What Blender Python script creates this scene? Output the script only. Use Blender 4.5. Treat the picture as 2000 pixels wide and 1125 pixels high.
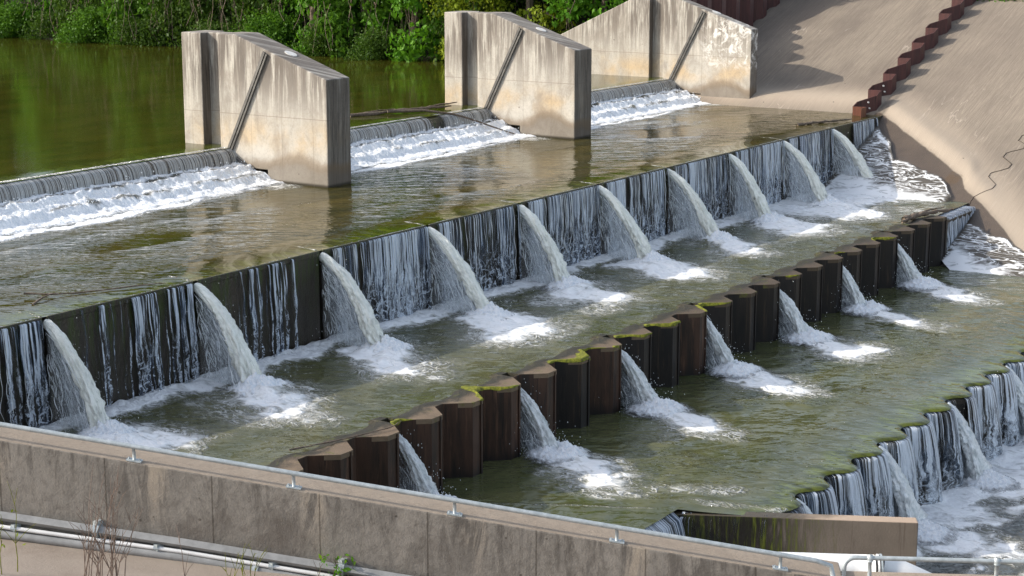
import bpy, math, random
import numpy as np
from mathutils import Vector
R = math.radians
for o in list(bpy.data.objects): bpy.data.objects.remove(o)
scn = bpy.context.scene; COL = scn.collection

# ---------------------------------------------------------------- camera, sky, sun
cd = bpy.data.cameras.new('camera'); cam = bpy.data.objects.new('camera', cd); COL.objects.link(cam)
cd.sensor_width = 36; cd.lens = 63.0; cd.clip_end = 2000
PITCH = math.atan(727/3500); YAW = R(33.3)
fw = Vector((math.cos(YAW)*math.cos(PITCH), math.sin(YAW)*math.cos(PITCH), -math.sin(PITCH)))
cam.location = (0, 0, 8); cam.rotation_euler = fw.to_track_quat('-Z', 'Y').to_euler()
scn.camera = cam
SUN_AZ, SUN_EL = R(127), R(28.5)
w = bpy.data.worlds.new('World'); scn.world = w; w.use_nodes = True
nt = w.node_tree; nt.nodes.clear()
sky = nt.nodes.new('ShaderNodeTexSky'); sky.sky_type = 'NISHITA'; sky.sun_disc = False
sky.sun_elevation = SUN_EL; sky.sun_rotation = math.pi/2 - SUN_AZ
sky.air_density = 1.0; sky.dust_density = 2.0
bg = nt.nodes.new('ShaderNodeBackground'); bg.inputs[1].default_value = 0.15
wo = nt.nodes.new('ShaderNodeOutputWorld'); hs = nt.nodes.new('ShaderNodeHueSaturation'); hs.inputs['Saturation'].default_value = .62   # sky greyed so its light on shaded foam is less blue
nt.links.new(sky.outputs[0], hs.inputs['Color']); nt.links.new(hs.outputs[0], bg.inputs[0]); nt.links.new(bg.outputs[0], wo.inputs[0])
sl = bpy.data.lights.new('sun', 'SUN'); sl.energy = 2.6; sl.angle = R(0.6); sl.color = (1, .93, .82)
so = bpy.data.objects.new('sun', sl); COL.objects.link(so)
sd = Vector((math.cos(SUN_EL)*math.cos(SUN_AZ), math.cos(SUN_EL)*math.sin(SUN_AZ), math.sin(SUN_EL)))
so.rotation_euler = sd.to_track_quat('Z', 'Y').to_euler(); so.location = (0, 40, 60)
scn.view_settings.view_transform = 'Standard'; scn.view_settings.look = 'None'
scn.view_settings.exposure = 0.9; scn.view_settings.gamma = 1
scn.render.engine = 'CYCLES'
scn.cycles.max_bounces = 8; scn.cycles.transparent_max_bounces = 24; scn.cycles.glossy_bounces = 4; scn.cycles.diffuse_bounces = 3
scn.cycles.caustics_reflective = False; scn.cycles.caustics_refractive = False
scn.cycles.use_denoising = True; scn.cycles.denoising_prefilter = 'NONE'

# ---------------------------------------------------------------- noise helpers
rng = np.random.default_rng(7)
def _h(ix, iy, s):
    n = (ix.astype(np.int64)*374761393 + iy.astype(np.int64)*668265263 + s*974711) & 0xffffffff
    n = ((n ^ (n >> 13))*1274126177) & 0xffffffff
    n = n ^ (n >> 16)
    return (n & 0xffff)/65535.0
def vn(x, y, s=0):
    x = np.asarray(x, float); y = np.asarray(y, float)
    ix = np.floor(x); iy = np.floor(y); fx = x-ix; fy = y-iy
    fx = fx*fx*(3-2*fx); fy = fy*fy*(3-2*fy)
    a = _h(ix, iy, s); b = _h(ix+1, iy, s); c = _h(ix, iy+1, s); d = _h(ix+1, iy+1, s)
    return (a*(1-fx)+b*fx)*(1-fy)+(c*(1-fx)+d*fx)*fy
def fbm(x, y, s=0, o=4):
    t = 0; a = .5; 
    for i in range(o): t = t+a*vn(x*2**i, y*2**i, s+i*17); a *= .5
    return t/(1-.5**o)
def sst(a, b, x):
    t = np.clip((x-a)/(b-a), 0, 1); return t*t*(3-2*t)

# ---------------------------------------------------------------- mesh helpers
def mk(name, V, F, mat, parent=None, smooth=False, attrs=None, uv=None):
    me = bpy.data.meshes.new(name)
    V = np.asarray(V, float).reshape(-1, 3)
    me.from_pydata(V.tolist(), [], F.tolist() if isinstance(F, np.ndarray) else F)
    if attrs:
        for k, a in attrs.items():
            at = me.attributes.new(k, 'FLOAT', 'POINT'); at.data.foreach_set('value', np.asarray(a, np.float32).ravel())
    if uv is not None:
        ul = me.uv_layers.new(name='UVMap'); uv = np.asarray(uv, np.float32).reshape(-1, 2)
        li = np.empty(len(me.loops), np.int32); me.loops.foreach_get('vertex_index', li)
        ul.data.foreach_set('uv', uv[li].ravel())
    if smooth: me.polygons.foreach_set('use_smooth', [True]*len(me.polygons))
    if mat: me.materials.append(mat)
    me.update()
    o = bpy.data.objects.new(name, me); COL.objects.link(o)
    if parent: o.parent = parent
    return o
def tag(o, label, cat, group=None):
    o['label'] = label; o['category'] = cat
    if group: o['group'] = group
    return o
def struct(o, kind='structure'): o['kind'] = kind; return o
def thing(name, label, cat, loc=(0, 0, 0), group=None):
    o = bpy.data.objects.new(name, None); COL.objects.link(o); o.location = loc
    return tag(o, label, cat, group)
def copy_tree(o, parent=None):
    c = o.copy(); COL.objects.link(c); c.parent = parent
    for ch in list(o.children): copy_tree(ch, c)
    return c
def grid_faces(nu, nv):
    i = np.arange(nu-1)[:, None]*nv+np.arange(nv-1)[None, :]
    i = i.ravel(); return np.stack([i, i+nv, i+nv+1, i+1], 1)
class MB:
    def __init__(s): s.V = []; s.F = []; s.n = 0; s.A = []
    def add(s, V, F, a=0.0):
        V = np.asarray(V, float); s.V.append(V); s.F += [tuple(int(i)+s.n for i in f) for f in F]; s.n += len(V)
        s.A.append(np.full(len(V), a)); return s
    def box(s, x0, x1, y0, y1, z0, z1):
        V = [(x, y, z) for z in (z0, z1) for (x, y) in ((x0, y0), (x1, y0), (x1, y1), (x0, y1))]
        return s.add(V, [(3, 2, 1, 0), (4, 5, 6, 7), (0, 1, 5, 4), (1, 2, 6, 5), (2, 3, 7, 6), (3, 0, 4, 7)])
    def prism(s, P, z0, z1):
        n = len(P); z0 = np.broadcast_to(z0, n); z1 = np.broadcast_to(z1, n)
        V = [(p[0], p[1], z) for p, z in zip(P, z0)]+[(p[0], p[1], z) for p, z in zip(P, z1)]
        F = [(i, (i+1) % n, n+(i+1) % n, n+i) for i in range(n)]+[tuple(range(n))[::-1], tuple(range(n, 2*n))]
        return s.add(V, F)
    def tube(s, P, r, k=8, cap=True, a=0.0):
        P = np.asarray(P, float); n = len(P); r = np.broadcast_to(r, n)
        T = np.gradient(P, axis=0); T /= np.linalg.norm(T, axis=1)[:, None]+1e-9
        ref = np.array([0, 0, 1.]) if abs(T[:, 2]).mean() < .8 else np.array([1., 0, 0])
        U = np.cross(T, ref); U /= np.linalg.norm(U, axis=1)[:, None]+1e-9; W = np.cross(U, T)
        an = np.arange(k)*2*np.pi/k
        V = P[:, None]+r[:, None, None]*(np.cos(an)[None, :, None]*U[:, None]+np.sin(an)[None, :, None]*W[:, None])
        F = []
        for i in range(n-1):
            for j in range(k):
                F.append((i*k+j, i*k+(j+1) % k, (i+1)*k+(j+1) % k, (i+1)*k+j))
        if cap: F += [tuple(range(k)), tuple(range((n-1)*k, n*k))[::-1]]
        return s.add(V.reshape(-1, 3), F, a)
    def build(s, name, mat, parent=None, smooth=False, attr=None):
        return mk(name, np.concatenate(s.V), s.F, mat, parent, smooth, {attr: np.concatenate(s.A)} if attr else None)
def bevel(o, w=.02, seg=2):
    m = o.modifiers.new('bevel', 'BEVEL'); m.width = w; m.segments = seg; m.limit_method = 'ANGLE'; m.angle_limit = R(40)
    return o

# ---------------------------------------------------------------- node helpers
class G:
    def __init__(s, name):
        s.mat = bpy.data.materials.new(name); s.mat.use_nodes = True; s.t = s.mat.node_tree; s.t.nodes.clear()
        s.out = s.t.nodes.new('ShaderNodeOutputMaterial'); s._pos = None
    def set(s, sock, v):
        if isinstance(v, bpy.types.NodeSocket): s.t.links.new(v, sock)
        elif v is not None:
            if sock.type == 'RGBA' and len(v) == 3: v = (*v, 1)
            sock.default_value = v
    def n(s, ty, props=None, **ins):
        d = s.t.nodes.new(ty)
        for k, v in (props or {}).items(): setattr(d, k, v)
        for k, v in ins.items():
            key = int(k[1:]) if k[0] == 'i' and k[1:].isdigit() else k.replace('_', ' ')
            s.set(d.inputs[key], v)
        return d
    def m(s, op, a, b=0.0, c=None, clamp=False):
        d = s.n('ShaderNodeMath', {'operation': op, 'use_clamp': clamp}, i0=a, i1=b)
        if c is not None: s.set(d.inputs[2], c)
        return d.outputs[0]
    @property
    def pos(s):
        if s._pos is None: s._pos = s.n('ShaderNodeNewGeometry').outputs['Position']
        return s._pos
    def sep(s, v=None):
        return s.n('ShaderNodeSeparateXYZ', i0=v or s.pos).outputs
    def comb(s, x, y, z): return s.n('ShaderNodeCombineXYZ', i0=x, i1=y, i2=z).outputs[0]
    def scale(s, v, sc, off=(0, 0, 0)):
        d = s.n('ShaderNodeMapping', i0=v); d.inputs['Scale'].default_value = sc; d.inputs['Location'].default_value = off
        return d.outputs[0]
    def noise(s, v, sc, det=4, rough=.55, dist=0., col=False):
        d = s.n('ShaderNodeTexNoise', Vector=v, Scale=sc, Detail=float(det), Roughness=rough, Distortion=dist)
        return d.outputs[1 if col else 0]
    def ss(s, x, a, b, lo=0., hi=1.):
        d = s.n('ShaderNodeMapRange', {'interpolation_type': 'SMOOTHSTEP'}, i0=x, i1=a, i2=b, i3=lo, i4=hi); return d.outputs[0]
    def mix(s, f, a, b, bt='MIX'):
        d = s.n('ShaderNodeMix', {'data_type': 'RGBA', 'blend_type': bt}); s.set(d.inputs[0], f); s.set(d.inputs[6], a); s.set(d.inputs[7], b)
        return d.outputs[2]
    def attr(s, name): return s.n('ShaderNodeAttribute', {'attribute_name': name}).outputs['Fac']
    def bump(s, h, dist, st=1.0, nrm=None):
        d = s.n('ShaderNodeBump', Strength=st, Distance=dist, Height=h)
        if nrm is not None: s.set(d.inputs['Normal'], nrm)
        return d.outputs[0]
    def bsdf(s, col, rough=.6, normal=None, metal=0., spec=.5, ior=1.45):
        d = s.n('ShaderNodeBsdfPrincipled'); s.set(d.inputs['Base Color'], col); s.set(d.inputs['Roughness'], rough)
        s.set(d.inputs['Metallic'], metal); s.set(d.inputs['Specular IOR Level'], spec); d.inputs['IOR'].default_value = ior
        if normal is not None: s.set(d.inputs['Normal'], normal)
        return d.outputs[0]
    def done(s, sh): s.t.links.new(sh, s.out.inputs[0]); return s.mat

# ---------------------------------------------------------------- materials
def concrete_pier(name, white=0.0):
    g = G(name); x, y, z = g.sep()[:3]
    xy = g.m('ADD', x, y)
    base = g.mix(g.noise(g.pos, 1.3, 6, .6), (.40, .37, .32), (.60, .56, .49))
    # broad horizontal pours
    warm = g.m('MULTIPLY', g.ss(z, .6, 1.3), g.ss(z, 2.3, 1.3))
    wn = g.ss(g.noise(g.pos, .9, 5), .35, .65)
    base = g.mix(g.m('MULTIPLY', g.m('MULTIPLY', warm, wn), .75), base, (.52, .37, .20))
    # dark run-down streaks from the top
    st = g.noise(g.comb(g.m('MULTIPLY', xy, 4.6), g.m('MULTIPLY', x, .4), g.m('MULTIPLY', z, .38)), 1., 8, .70, .35)
    st2 = g.noise(g.comb(g.m('MULTIPLY', xy, 17.), 0., g.m('MULTIPLY', z, .8)), 1., 5, .65)
    dep = g.ss(z, 1.2, 3.6)
    s = g.m('MULTIPLY', g.ss(g.m('ADD', st, g.m('MULTIPLY', st2, .35)), .54, .76), dep)
    s = g.m('MULTIPLY', s, .9)
    base = g.mix(s, base, (.12, .10, .085))
    gr = g.m('MULTIPLY', g.ss(g.noise(g.scale(g.pos, (1., 1., .6)), 1.1, 7, .7, .5), .42, .68), .6)
    base = g.mix(gr, base, (.24, .205, .17))
    fy = g.m('ABSOLUTE', g.sep(g.n('ShaderNodeNewGeometry').outputs['Normal'])[1])
    fs = g.m('MULTIPLY', g.ss(fy, .6, .9), g.ss(st, .25, .6, .55, .95))
    base = g.mix(fs, base, g.mix(g.ss(st2, .35, .65), (.07, .06, .052), (.17, .145, .12)))
    gn = g.noise(g.pos, 17., 6, .75)
    base = g.mix(g.m('MULTIPLY', g.ss(gn, .45, .7), .35), base, (.22, .19, .16))
    # brown flow marks near the water, humped downstream
    hump = g.m('MULTIPLY', g.ss(y, 33.7, 35.0), g.ss(y, 36.4, 35.2))
    zz = g.m('SUBTRACT', z, g.m('MULTIPLY', hump, .32))
    zz = g.m('SUBTRACT', zz, g.m('MULTIPLY', g.m('SUBTRACT', g.noise(g.pos, .8, 5, .6), .5), .7))
    low = g.ss(zz, .62, .22)
    band = g.m('MULTIPLY', g.ss(zz, .2, .42), g.ss(zz, .8, .5))
    base = g.mix(g.m('MULTIPLY', band, .62), base, (.19, .13, .075))
    base = g.mix(g.m('MULTIPLY', low, .66), base, (.15, .12, .09))
    base = g.mix(g.ss(z, .12, .02), base, (.05, .042, .03))
    # form joints and tie holes
    jl = g.m('ABSOLUTE', g.m('SUBTRACT', g.m('FRACT', g.m('MULTIPLY', g.m('ADD', xy, .35), 1/1.22)), .5))
    jz = g.m('ABSOLUTE', g.m('SUBTRACT', z, 2.02))
    ln = g.m('MAXIMUM', g.ss(jl, .008, .003), g.ss(jz, .014, .006))
    base = g.mix(g.m('MULTIPLY', ln, .5), base, (.15, .12, .1))
    vo = g.n('ShaderNodeTexVoronoi', {'feature': 'F1'}, Vector=g.comb(xy, 0., z), Scale=1.1).outputs[0]
    base = g.mix(g.m('MULTIPLY', g.ss(vo, .045, .03), .75), base, (.10, .08, .065))
    if white > 0:
        wv = g.noise(g.pos, 2.3, 9, .78, .5)
        wm = g.m('MULTIPLY', g.ss(wv, .47, .62), g.m('MULTIPLY', g.ss(z, 1.2, 2.0), g.ss(z, 4.1, 3.2)))
        wm = g.m('MULTIPLY', wm, g.ss(y, 36.6, 35.6))
        base = g.mix(g.m('MULTIPLY', wm, white), base, (.8, .77, .72))
    # top faces a bit dusty
    nb = g.bump(g.noise(g.pos, 38., 5, .7), .012, .5)
    nb = g.bump(g.noise(g.pos, 3., 4), .03, .4, nb)
    return g.done(g.bsdf(base, .85, nb, spec=.25))
def concrete_wall(name):
    g = G(name); x, y, z = g.sep()[:3]
    dn = g.m('SUBTRACT', g.m('MULTIPLY', x, .484), g.m('MULTIPLY', y, .875))      # metres along the wall
    nz = g.n('ShaderNodeNewGeometry').outputs['Normal']; up = g.ss(g.sep(nz)[2], .5, .8)
    zt = g.m('SUBTRACT', 1.0, g.m('MULTIPLY', g.m('ADD', dn, 2.23), .149))
    dep = g.m('SUBTRACT', zt, z)                                                 # metres below the coping
    base = g.mix(g.noise(g.pos, 1.1, 7, .65), (.18, .162, .138), (.36, .325, .28))
    st = g.noise(g.comb(g.m('MULTIPLY', dn, 4.4), 0., g.m('MULTIPLY', dep, .9)), 1., 8, .72, .6)
    s = g.m('MULTIPLY', g.ss(st, .46, .62), g.ss(dep, 1.1, .0, .15, 1.))
    base = g.mix(g.m('MULTIPLY', s, .62), base, (.066, .057, .05))
    fg = g.noise(g.pos, 11., 8, .75)
    base = g.mix(g.m('MULTIPLY', g.ss(fg, .42, .7), .45), base, (.10, .084, .07))
    bl = g.ss(g.noise(g.pos, .75, 6, .7, .6), .5, .68)
    base = g.mix(g.m('MULTIPLY', bl, .5), base, (.105, .085, .07))
    # pale run-offs under the posts
    pf = g.m('ABSOLUTE', g.m('SUBTRACT', g.m('FRACT', g.m('ADD', g.m('MULTIPLY', g.m('ADD', dn, 2.23), 1/1.93), .38)), .5))
    pale = g.m('MULTIPLY', g.m('MULTIPLY', g.ss(g.m('ADD', pf, g.m('MULTIPLY', g.noise(g.pos, 5., 4), .08)), .15, .06), g.ss(dep, .9, .05)), g.ss(st, .6, .42))
    base = g.mix(g.m('MULTIPLY', pale, .8), base, (.42, .35, .27))
    jl = g.m('ABSOLUTE', g.m('SUBTRACT', g.m('FRACT', g.m('MULTIPLY', g.m('ADD', dn, .6), 1/1.3)), .5))
    wob = g.m('MULTIPLY', g.m('SUBTRACT', g.noise(g.pos, 6., 3), .5), .012)
    base = g.mix(g.m('MULTIPLY', g.ss(g.m('ADD', jl, wob), .010, .003), .6), base, (.05, .04, .03))
    vo = g.n('ShaderNodeTexVoronoi', {'feature': 'F1'}, Vector=g.comb(dn, 0., z), Scale=3.4).outputs[0]
    base = g.mix(g.m('MULTIPLY', g.ss(vo, .075, .045), .6), base, (.05, .04, .03))
    top = g.mix(g.noise(g.scale(g.pos, (1.2, 1.2, 1)), 2.2, 8, .7), (.24, .19, .145), (.40, .33, .26))
    top = g.mix(g.m('MULTIPLY', g.ss(g.noise(g.pos, 9., 6, .7), .5, .75), .5), top, (.2, .155, .12))
    base = g.mix(up, base, top)
    nb = g.bump(g.noise(g.pos, 45., 5, .7), .012, .6); nb = g.bump(g.noise(g.pos, 5., 5), .03, .45, nb)
    return g.done(g.bsdf(base, .88, nb, spec=.2))
def concrete_bank():
    g = G('bank_concrete')
    base = g.mix(g.noise(g.pos, .35, 6, .6), (.185, .155, .12), (.31, .258, .20))
    br = g.noise(g.scale(g.pos, (.30, 16., 1.)), 1., 6, .78, .05)
    base = g.mix(g.m('MULTIPLY', g.ss(br, .42, .62), .62), base, (.155, .125, .10))
    br2 = g.noise(g.scale(g.pos, (.8, 40., 1.)), 1., 5, .75)
    base = g.mix(g.m('MULTIPLY', g.ss(br2, .54, .70), .38), base, (.52, .43, .35))
    # uneven dark weathering across the upper slope
    we = g.m('MULTIPLY', g.ss(g.noise(g.scale(g.pos, (.12, .3, .1)), 1., 6, .65), .4, .62), .55)
    base = g.mix(g.m('MULTIPLY', we, g.ss(g.sep()[1], 24., 30., .45, 1.)), base, (.13, .105, .088))
    sc = g.noise(g.scale(g.pos, (.10, 2.2, 1), (3, 5, 0)), 1., 2, .4, .1)
    base = g.mix(g.m('MULTIPLY', g.m('MULTIPLY', g.ss(g.m('ABSOLUTE', g.m('SUBTRACT', sc, .5)), .010, .002), g.ss(g.noise(g.pos, .3, 3), .52, .62)), .4), base, (.5, .43, .36))
    fl = g.attr('pale'); base = g.mix(g.m('MULTIPLY', fl, .6), base, (.50, .41, .315))
    wet = g.m('ADD', g.attr('wet'), g.m('MULTIPLY', g.m('SUBTRACT', g.noise(g.pos, 1.1, 6, .65), .5), .5))
    wet = g.ss(wet, .4, .62)
    base = g.mix(wet, base, g.mix(g.noise(g.pos, 1.6, 5), (.065, .05, .038), (.12, .09, .065)))
    dirt = g.ss(g.m('ADD', g.attr('dirt'), g.m('MULTIPLY', g.m('SUBTRACT', g.noise(g.pos, 2.4, 7, .75), .5), 1.1)), .5, .75)
    base = g.mix(g.m('MULTIPLY', dirt, .8), base, (.10, .065, .035))
    sp = g.n('ShaderNodeTexVoronoi', Vector=g.pos, Scale=.9).outputs[0]
    base = g.mix(g.ss(sp, .035, .025), base, (.05, .045, .04))
    rough = g.m('SUBTRACT', .85, g.m('MULTIPLY', wet, .5))
    nb = g.bump(g.m('ADD', br, g.noise(g.pos, 22., 5, .7)), .02, .5)
    return g.done(g.bsdf(base, rough, nb, spec=.35))
def wet_wall():
    g = G('weir_concrete'); x, y, z = g.sep()[:3]
    base = g.mix(g.noise(g.scale(g.pos, (3, 3, .5)), 1., 6, .65), (.012, .011, .009), (.055, .042, .03))
    ms = g.noise(g.scale(g.pos, (7., 7., .8)), 1., 5, .7)
    mm = g.m('MULTIPLY', g.ss(ms, .45, .6), g.ss(z, -1.7, -.1, .12, .9))
    base = g.mix(mm, base, (.035, .055, .008))
    nz = g.n('ShaderNodeNewGeometry').outputs['Normal']; up = g.ss(g.sep(nz)[2], .5, .8)
    base = g.mix(up, base, g.mix(g.noise(g.pos, 3., 6, .7), (.09, .09, .03), (.2, .17, .09)))
    nb = g.bump(g.noise(g.scale(g.pos, (6, 6, 2)), 2., 6, .7), .05, .7)
    return g.done(g.bsdf(base, .32, nb, spec=.5))
def steel(name, a, b, c, wetz=None):
    g = G(name); x, y, z = g.sep()[:3]
    st = g.noise(g.scale(g.pos, (4., 4., .5)), 1., 6, .7, .3)
    base = g.mix(g.ss(st, .35, .62), a, b)
    base = g.mix(g.m('MULTIPLY', g.ss(g.noise(g.scale(g.pos, (9, 9, .6)), 1., 5, .7), .54, .66), .8), base, c)
    st3 = g.noise(g.scale(g.pos, (13, 13, .7), (4, 1, 2)), 1., 4, .6)
    base = g.mix(g.m('MULTIPLY', g.ss(st3, .58, .7), .7), base, (.012, .01, .009))
    if wetz is not None:
        base = g.mix(g.ss(g.m('ADD', z, g.m('MULTIPLY', st, .5)), wetz+.65, wetz+.15), base, (.014, .012, .011))
    nb = g.bump(st, .02, .5); nb = g.bump(g.noise(g.pos, 30., 4), .006, .5, nb)
    return g.done(g.bsdf(base, .5, nb, spec=.4))
def cap_mat():
    g = G('cap_concrete'); x, y, z = g.sep()[:3]
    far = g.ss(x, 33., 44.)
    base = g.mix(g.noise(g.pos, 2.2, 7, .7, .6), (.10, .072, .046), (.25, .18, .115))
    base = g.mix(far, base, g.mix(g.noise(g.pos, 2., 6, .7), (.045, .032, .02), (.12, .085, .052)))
    wv = g.m('ADD', g.m('SUBTRACT', y, 21.45), g.m('MULTIPLY', g.m('SUBTRACT', g.noise(g.pos, 1.6, 6, .7, .6), .5), 1.2))
    base = g.mix(g.ss(wv, -.12, .25), base, (.035, .03, .018))
    mo = g.m('MULTIPLY', g.ss(g.noise(g.pos, 2.7, 6, .7), .56, .66), .7)
    base = g.mix(mo, base, (.10, .11, .012))
    nb = g.bump(g.noise(g.pos, 14., 6, .7), .03, .6)
    return g.done(g.bsdf(base, .55, nb, spec=.4))
FOAM = (.95, .95, .94)
def water(name, deep, shal, alg=(.06, .08, .008), rip=1.0, sc=(1., 1.), rough=.05, foamk=1.0, fine=.25):
    g = G(name); p = g.pos
    f = g.attr('foam'); al = g.attr('algae'); rp = g.attr('rip')
    mott = g.noise(g.scale(p, (.35, .8, 1)), 1., 4, .55, .5)
    base = g.mix(g.ss(mott, .3, .7), deep, shal)
    an = g.noise(g.scale(p, (1.5, .55, 1.)), 1.1, 4, .6, .8)
    amask = g.ss(g.m('ADD', al, g.m('MULTIPLY', g.m('SUBTRACT', an, .5), .9)), .30, .80)
    base = g.mix(g.m('MULTIPLY', amask, .9), base, g.mix(g.ss(g.noise(g.scale(p, (2.5, .9, 1)), 2., 4, .6), .35, .65), (alg[0]*.5, alg[1]*.5, alg[2]), (alg[0]*1.7, alg[1]*1.6, alg[2]*2)))
    # foam drifting downstream: noise drawn out along the flow
    fl = g.n('ShaderNodeMapping', Vector=p); fl.inputs['Rotation'].default_value = (0, 0, R(-17)); fl.inputs['Scale'].default_value = (1.25, .72, 1)
    fp = fl.outputs[0]
    n1 = g.noise(fp, 1.9, 6, .62, 1.1)
    n2 = g.noise(fp, 1.15, 3, .55, 2.0)
    n3 = g.noise(fp, 2.7, 3, .55, 1.6)
    lace = g.m('MAXIMUM', g.ss(g.m('ABSOLUTE', g.m('SUBTRACT', n2, .5)), .045, .005), g.ss(g.m('ABSOLUTE', g.m('SUBTRACT', n3, .5)), .045, .005))
    core = g.ss(g.m('SUBTRACT', g.m('MULTIPLY', f, 1.1), g.m('ADD', g.m('MULTIPLY', n1, .7), g.m('MULTIPLY', n3, .3))), -.06, .30)
    lm = g.m('MULTIPLY', g.m('MULTIPLY', lace, g.ss(f, .14, .45)), g.ss(n1, .3, .55))
    spk = g.n('ShaderNodeTexVoronoi', Vector=g.scale(p, (1.3, 1.8, 1)), Scale=3.2).outputs[0]
    sm_ = g.m('MULTIPLY', g.ss(spk, .12, .07), g.m('MULTIPLY', g.ss(g.noise(p, .7, 3), .54, .66), g.ss(f, .02, .07)))
    mask = g.m('MULTIPLY', g.m('MAXIMUM', core, g.m('MAXIMUM', g.m('MULTIPLY', lm, .75), g.m('MULTIPLY', sm_, .6)), clamp=True), foamk)
    base = g.mix(g.m('MULTIPLY', g.ss(f, .08, .6), .5), base, (.25, .25, .19))
    hole = g.ss(n3, .30, .48)
    col = g.mix(g.m('MULTIPLY', mask, g.m('ADD', .62, g.m('MULTIPLY', hole, .38))), base, FOAM)
    rt_ = g.n('ShaderNodeMapping', Vector=p); rt_.inputs['Rotation'].default_value = (0, 0, R(52)); rp_ = rt_.outputs[0]
    w1 = g.noise(g.scale(rp_, (sc[0]*.55, sc[1]*.55, 1)), 1.3, 2, .5, .5)
    w2 = g.noise(g.scale(rp_, (sc[0], sc[1], 1)), 2.3, 2, .5, .5)
    h = g.m('MULTIPLY', g.m('ADD', w1, g.m('MULTIPLY', w2, fine)), rp)
    nb = g.bump(h, .26*rip, 1.0)
    nb = g.bump(g.m('MULTIPLY', mask, g.m('ADD', n1, g.m('MULTIPLY', n3, .4))), .16, .9, nb)
    rg = g.m('ADD', rough, g.m('MULTIPLY', mask, .5))
    return g.done(g.bsdf(col, rg, nb, spec=.5, ior=1.33))
def curtain_mat(name, tint=(.68, .75, .84), dark=(.036, .045, .06), fx=21., thr=.015):
    g = G(name)
    uv = g.n('ShaderNodeUVMap').outputs[0]; u, v = g.sep(uv)[:2]
    cov = g.attr('cov')
    br = g.ss(v, .25, 2.0)
    ob = g.n('ShaderNodeObjectInfo').outputs['Random']
    wob = g.m('SUBTRACT', g.noise(g.comb(g.m('MULTIPLY', u, 4.2), g.m('MULTIPLY', v, 3.6), ob), 1., 4, .6), .5)
    uu = g.m('ADD', u, g.m('MULTIPLY', wob, g.m('ADD', .03, g.m('MULTIPLY', br, .34))))
    n = g.noise(g.comb(g.m('MULTIPLY', uu, fx), g.m('MULTIPLY', v, g.m('ADD', .25, g.m('MULTIPLY', br, .9))), g.m('MULTIPLY', ob, 40.)), 1., 3, .55)
    nf = g.noise(g.comb(g.m('MULTIPLY', uu, fx*3.1), g.m('MULTIPLY', v, 1.1), 3.), 1., 3, .6)
    nn = g.m('ADD', g.m('MULTIPLY', n, .72), g.m('MULTIPLY', nf, .28))
    t = g.m('SUBTRACT', g.m('ADD', .74+thr, g.m('MULTIPLY', br, .035)), g.m('MULTIPLY', cov, .34))
    d = g.m('SUBTRACT', nn, t)
    al = g.ss(d, -.05, .07)
    frag = g.ss(g.noise(g.comb(g.m('MULTIPLY', uu, 16.), g.m('MULTIPLY', v, 7.), 9.), 1., 4, .65), .36, .5)
    al = g.m('MULTIPLY', al, g.m('MAXIMUM', frag, g.ss(v, 2.4, .7)))
    tur = g.n('ShaderNodeTexVoronoi', {'feature': 'DISTANCE_TO_EDGE'}, Vector=g.comb(g.m('ADD', g.m('MULTIPLY', uu, 8.), g.m('MULTIPLY', wob, 1.5)), g.m('MULTIPLY', v, 3.6), g.m('MULTIPLY', ob, 9.)), Scale=1.).outputs[0]
    tl = g.m('MULTIPLY', g.ss(tur, .10, .02), g.m('MULTIPLY', br, g.ss(cov, .45, .8)))
    bright = g.m('MAXIMUM', g.ss(d, .02, .15), g.m('MULTIPLY', tl, .9))
    filmn = g.noise(g.comb(g.m('MULTIPLY', u, 3.), g.m('MULTIPLY', v, .7), ob), 1., 4, .6)
    film = g.m('MULTIPLY', g.ss(g.m('ADD', cov, g.m('SUBTRACT', filmn, .5)), .55, 1.05), .55)
    al = g.m('MAXIMUM', g.m('MAXIMUM', al, film), tl)
    fc = g.mix(g.ss(filmn, .42, .62), (dark[0]*1.1, dark[1]*.85, dark[2]*.6), (dark[0]*1.5, dark[1]*1.9, dark[2]*2.4))  # blue of the reflected sky is painted into the film colour
    col = g.mix(bright, fc, tint)
    nb = g.bump(g.m('ADD', nn, g.m('MULTIPLY', tl, .3)), .10, 1.0)
    sh = g.bsdf(col, g.ss(d, 0., .2, .08, .32), nb, spec=.8, ior=1.33)
    tr = g.n('ShaderNodeBsdfTransparent').outputs[0]
    mx = g.n('ShaderNodeMixShader', i0=al); g.t.links.new(tr, mx.inputs[1]); g.t.links.new(sh, mx.inputs[2])
    return g.done(mx.outputs[0])
def jet_mat(name, a, b, fr=26.):
    g = G(name)
    uv = g.n('ShaderNodeUVMap').outputs[0]; u, v = g.sep(uv)[:2]
    n = g.noise(g.comb(g.m('MULTIPLY', u, fr), g.m('MULTIPLY', v, 3.2), 0.), 1., 6, .7, .8)
    n2 = g.noise(g.pos, 9., 3, .6)
    q = g.m('ADD', g.m('MULTIPLY', n, .6), g.m('MULTIPLY', n2, .4))
    col = g.mix(g.ss(q, .36, .60), a, b)
    nb = g.bump(q, .06, 1.0)
    al = g.ss(g.m('SUBTRACT', q, g.attr('thin')), -.06, .06)
    sh = g.bsdf(col, .32, nb, spec=.6, ior=1.33)
    tr = g.n('ShaderNodeBsdfTransparent').outputs[0]
    mx = g.n('ShaderNodeMixShader', i0=al); g.t.links.new(tr, mx.inputs[1]); g.t.links.new(sh, mx.inputs[2])
    return g.done(mx.outputs[0])
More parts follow.
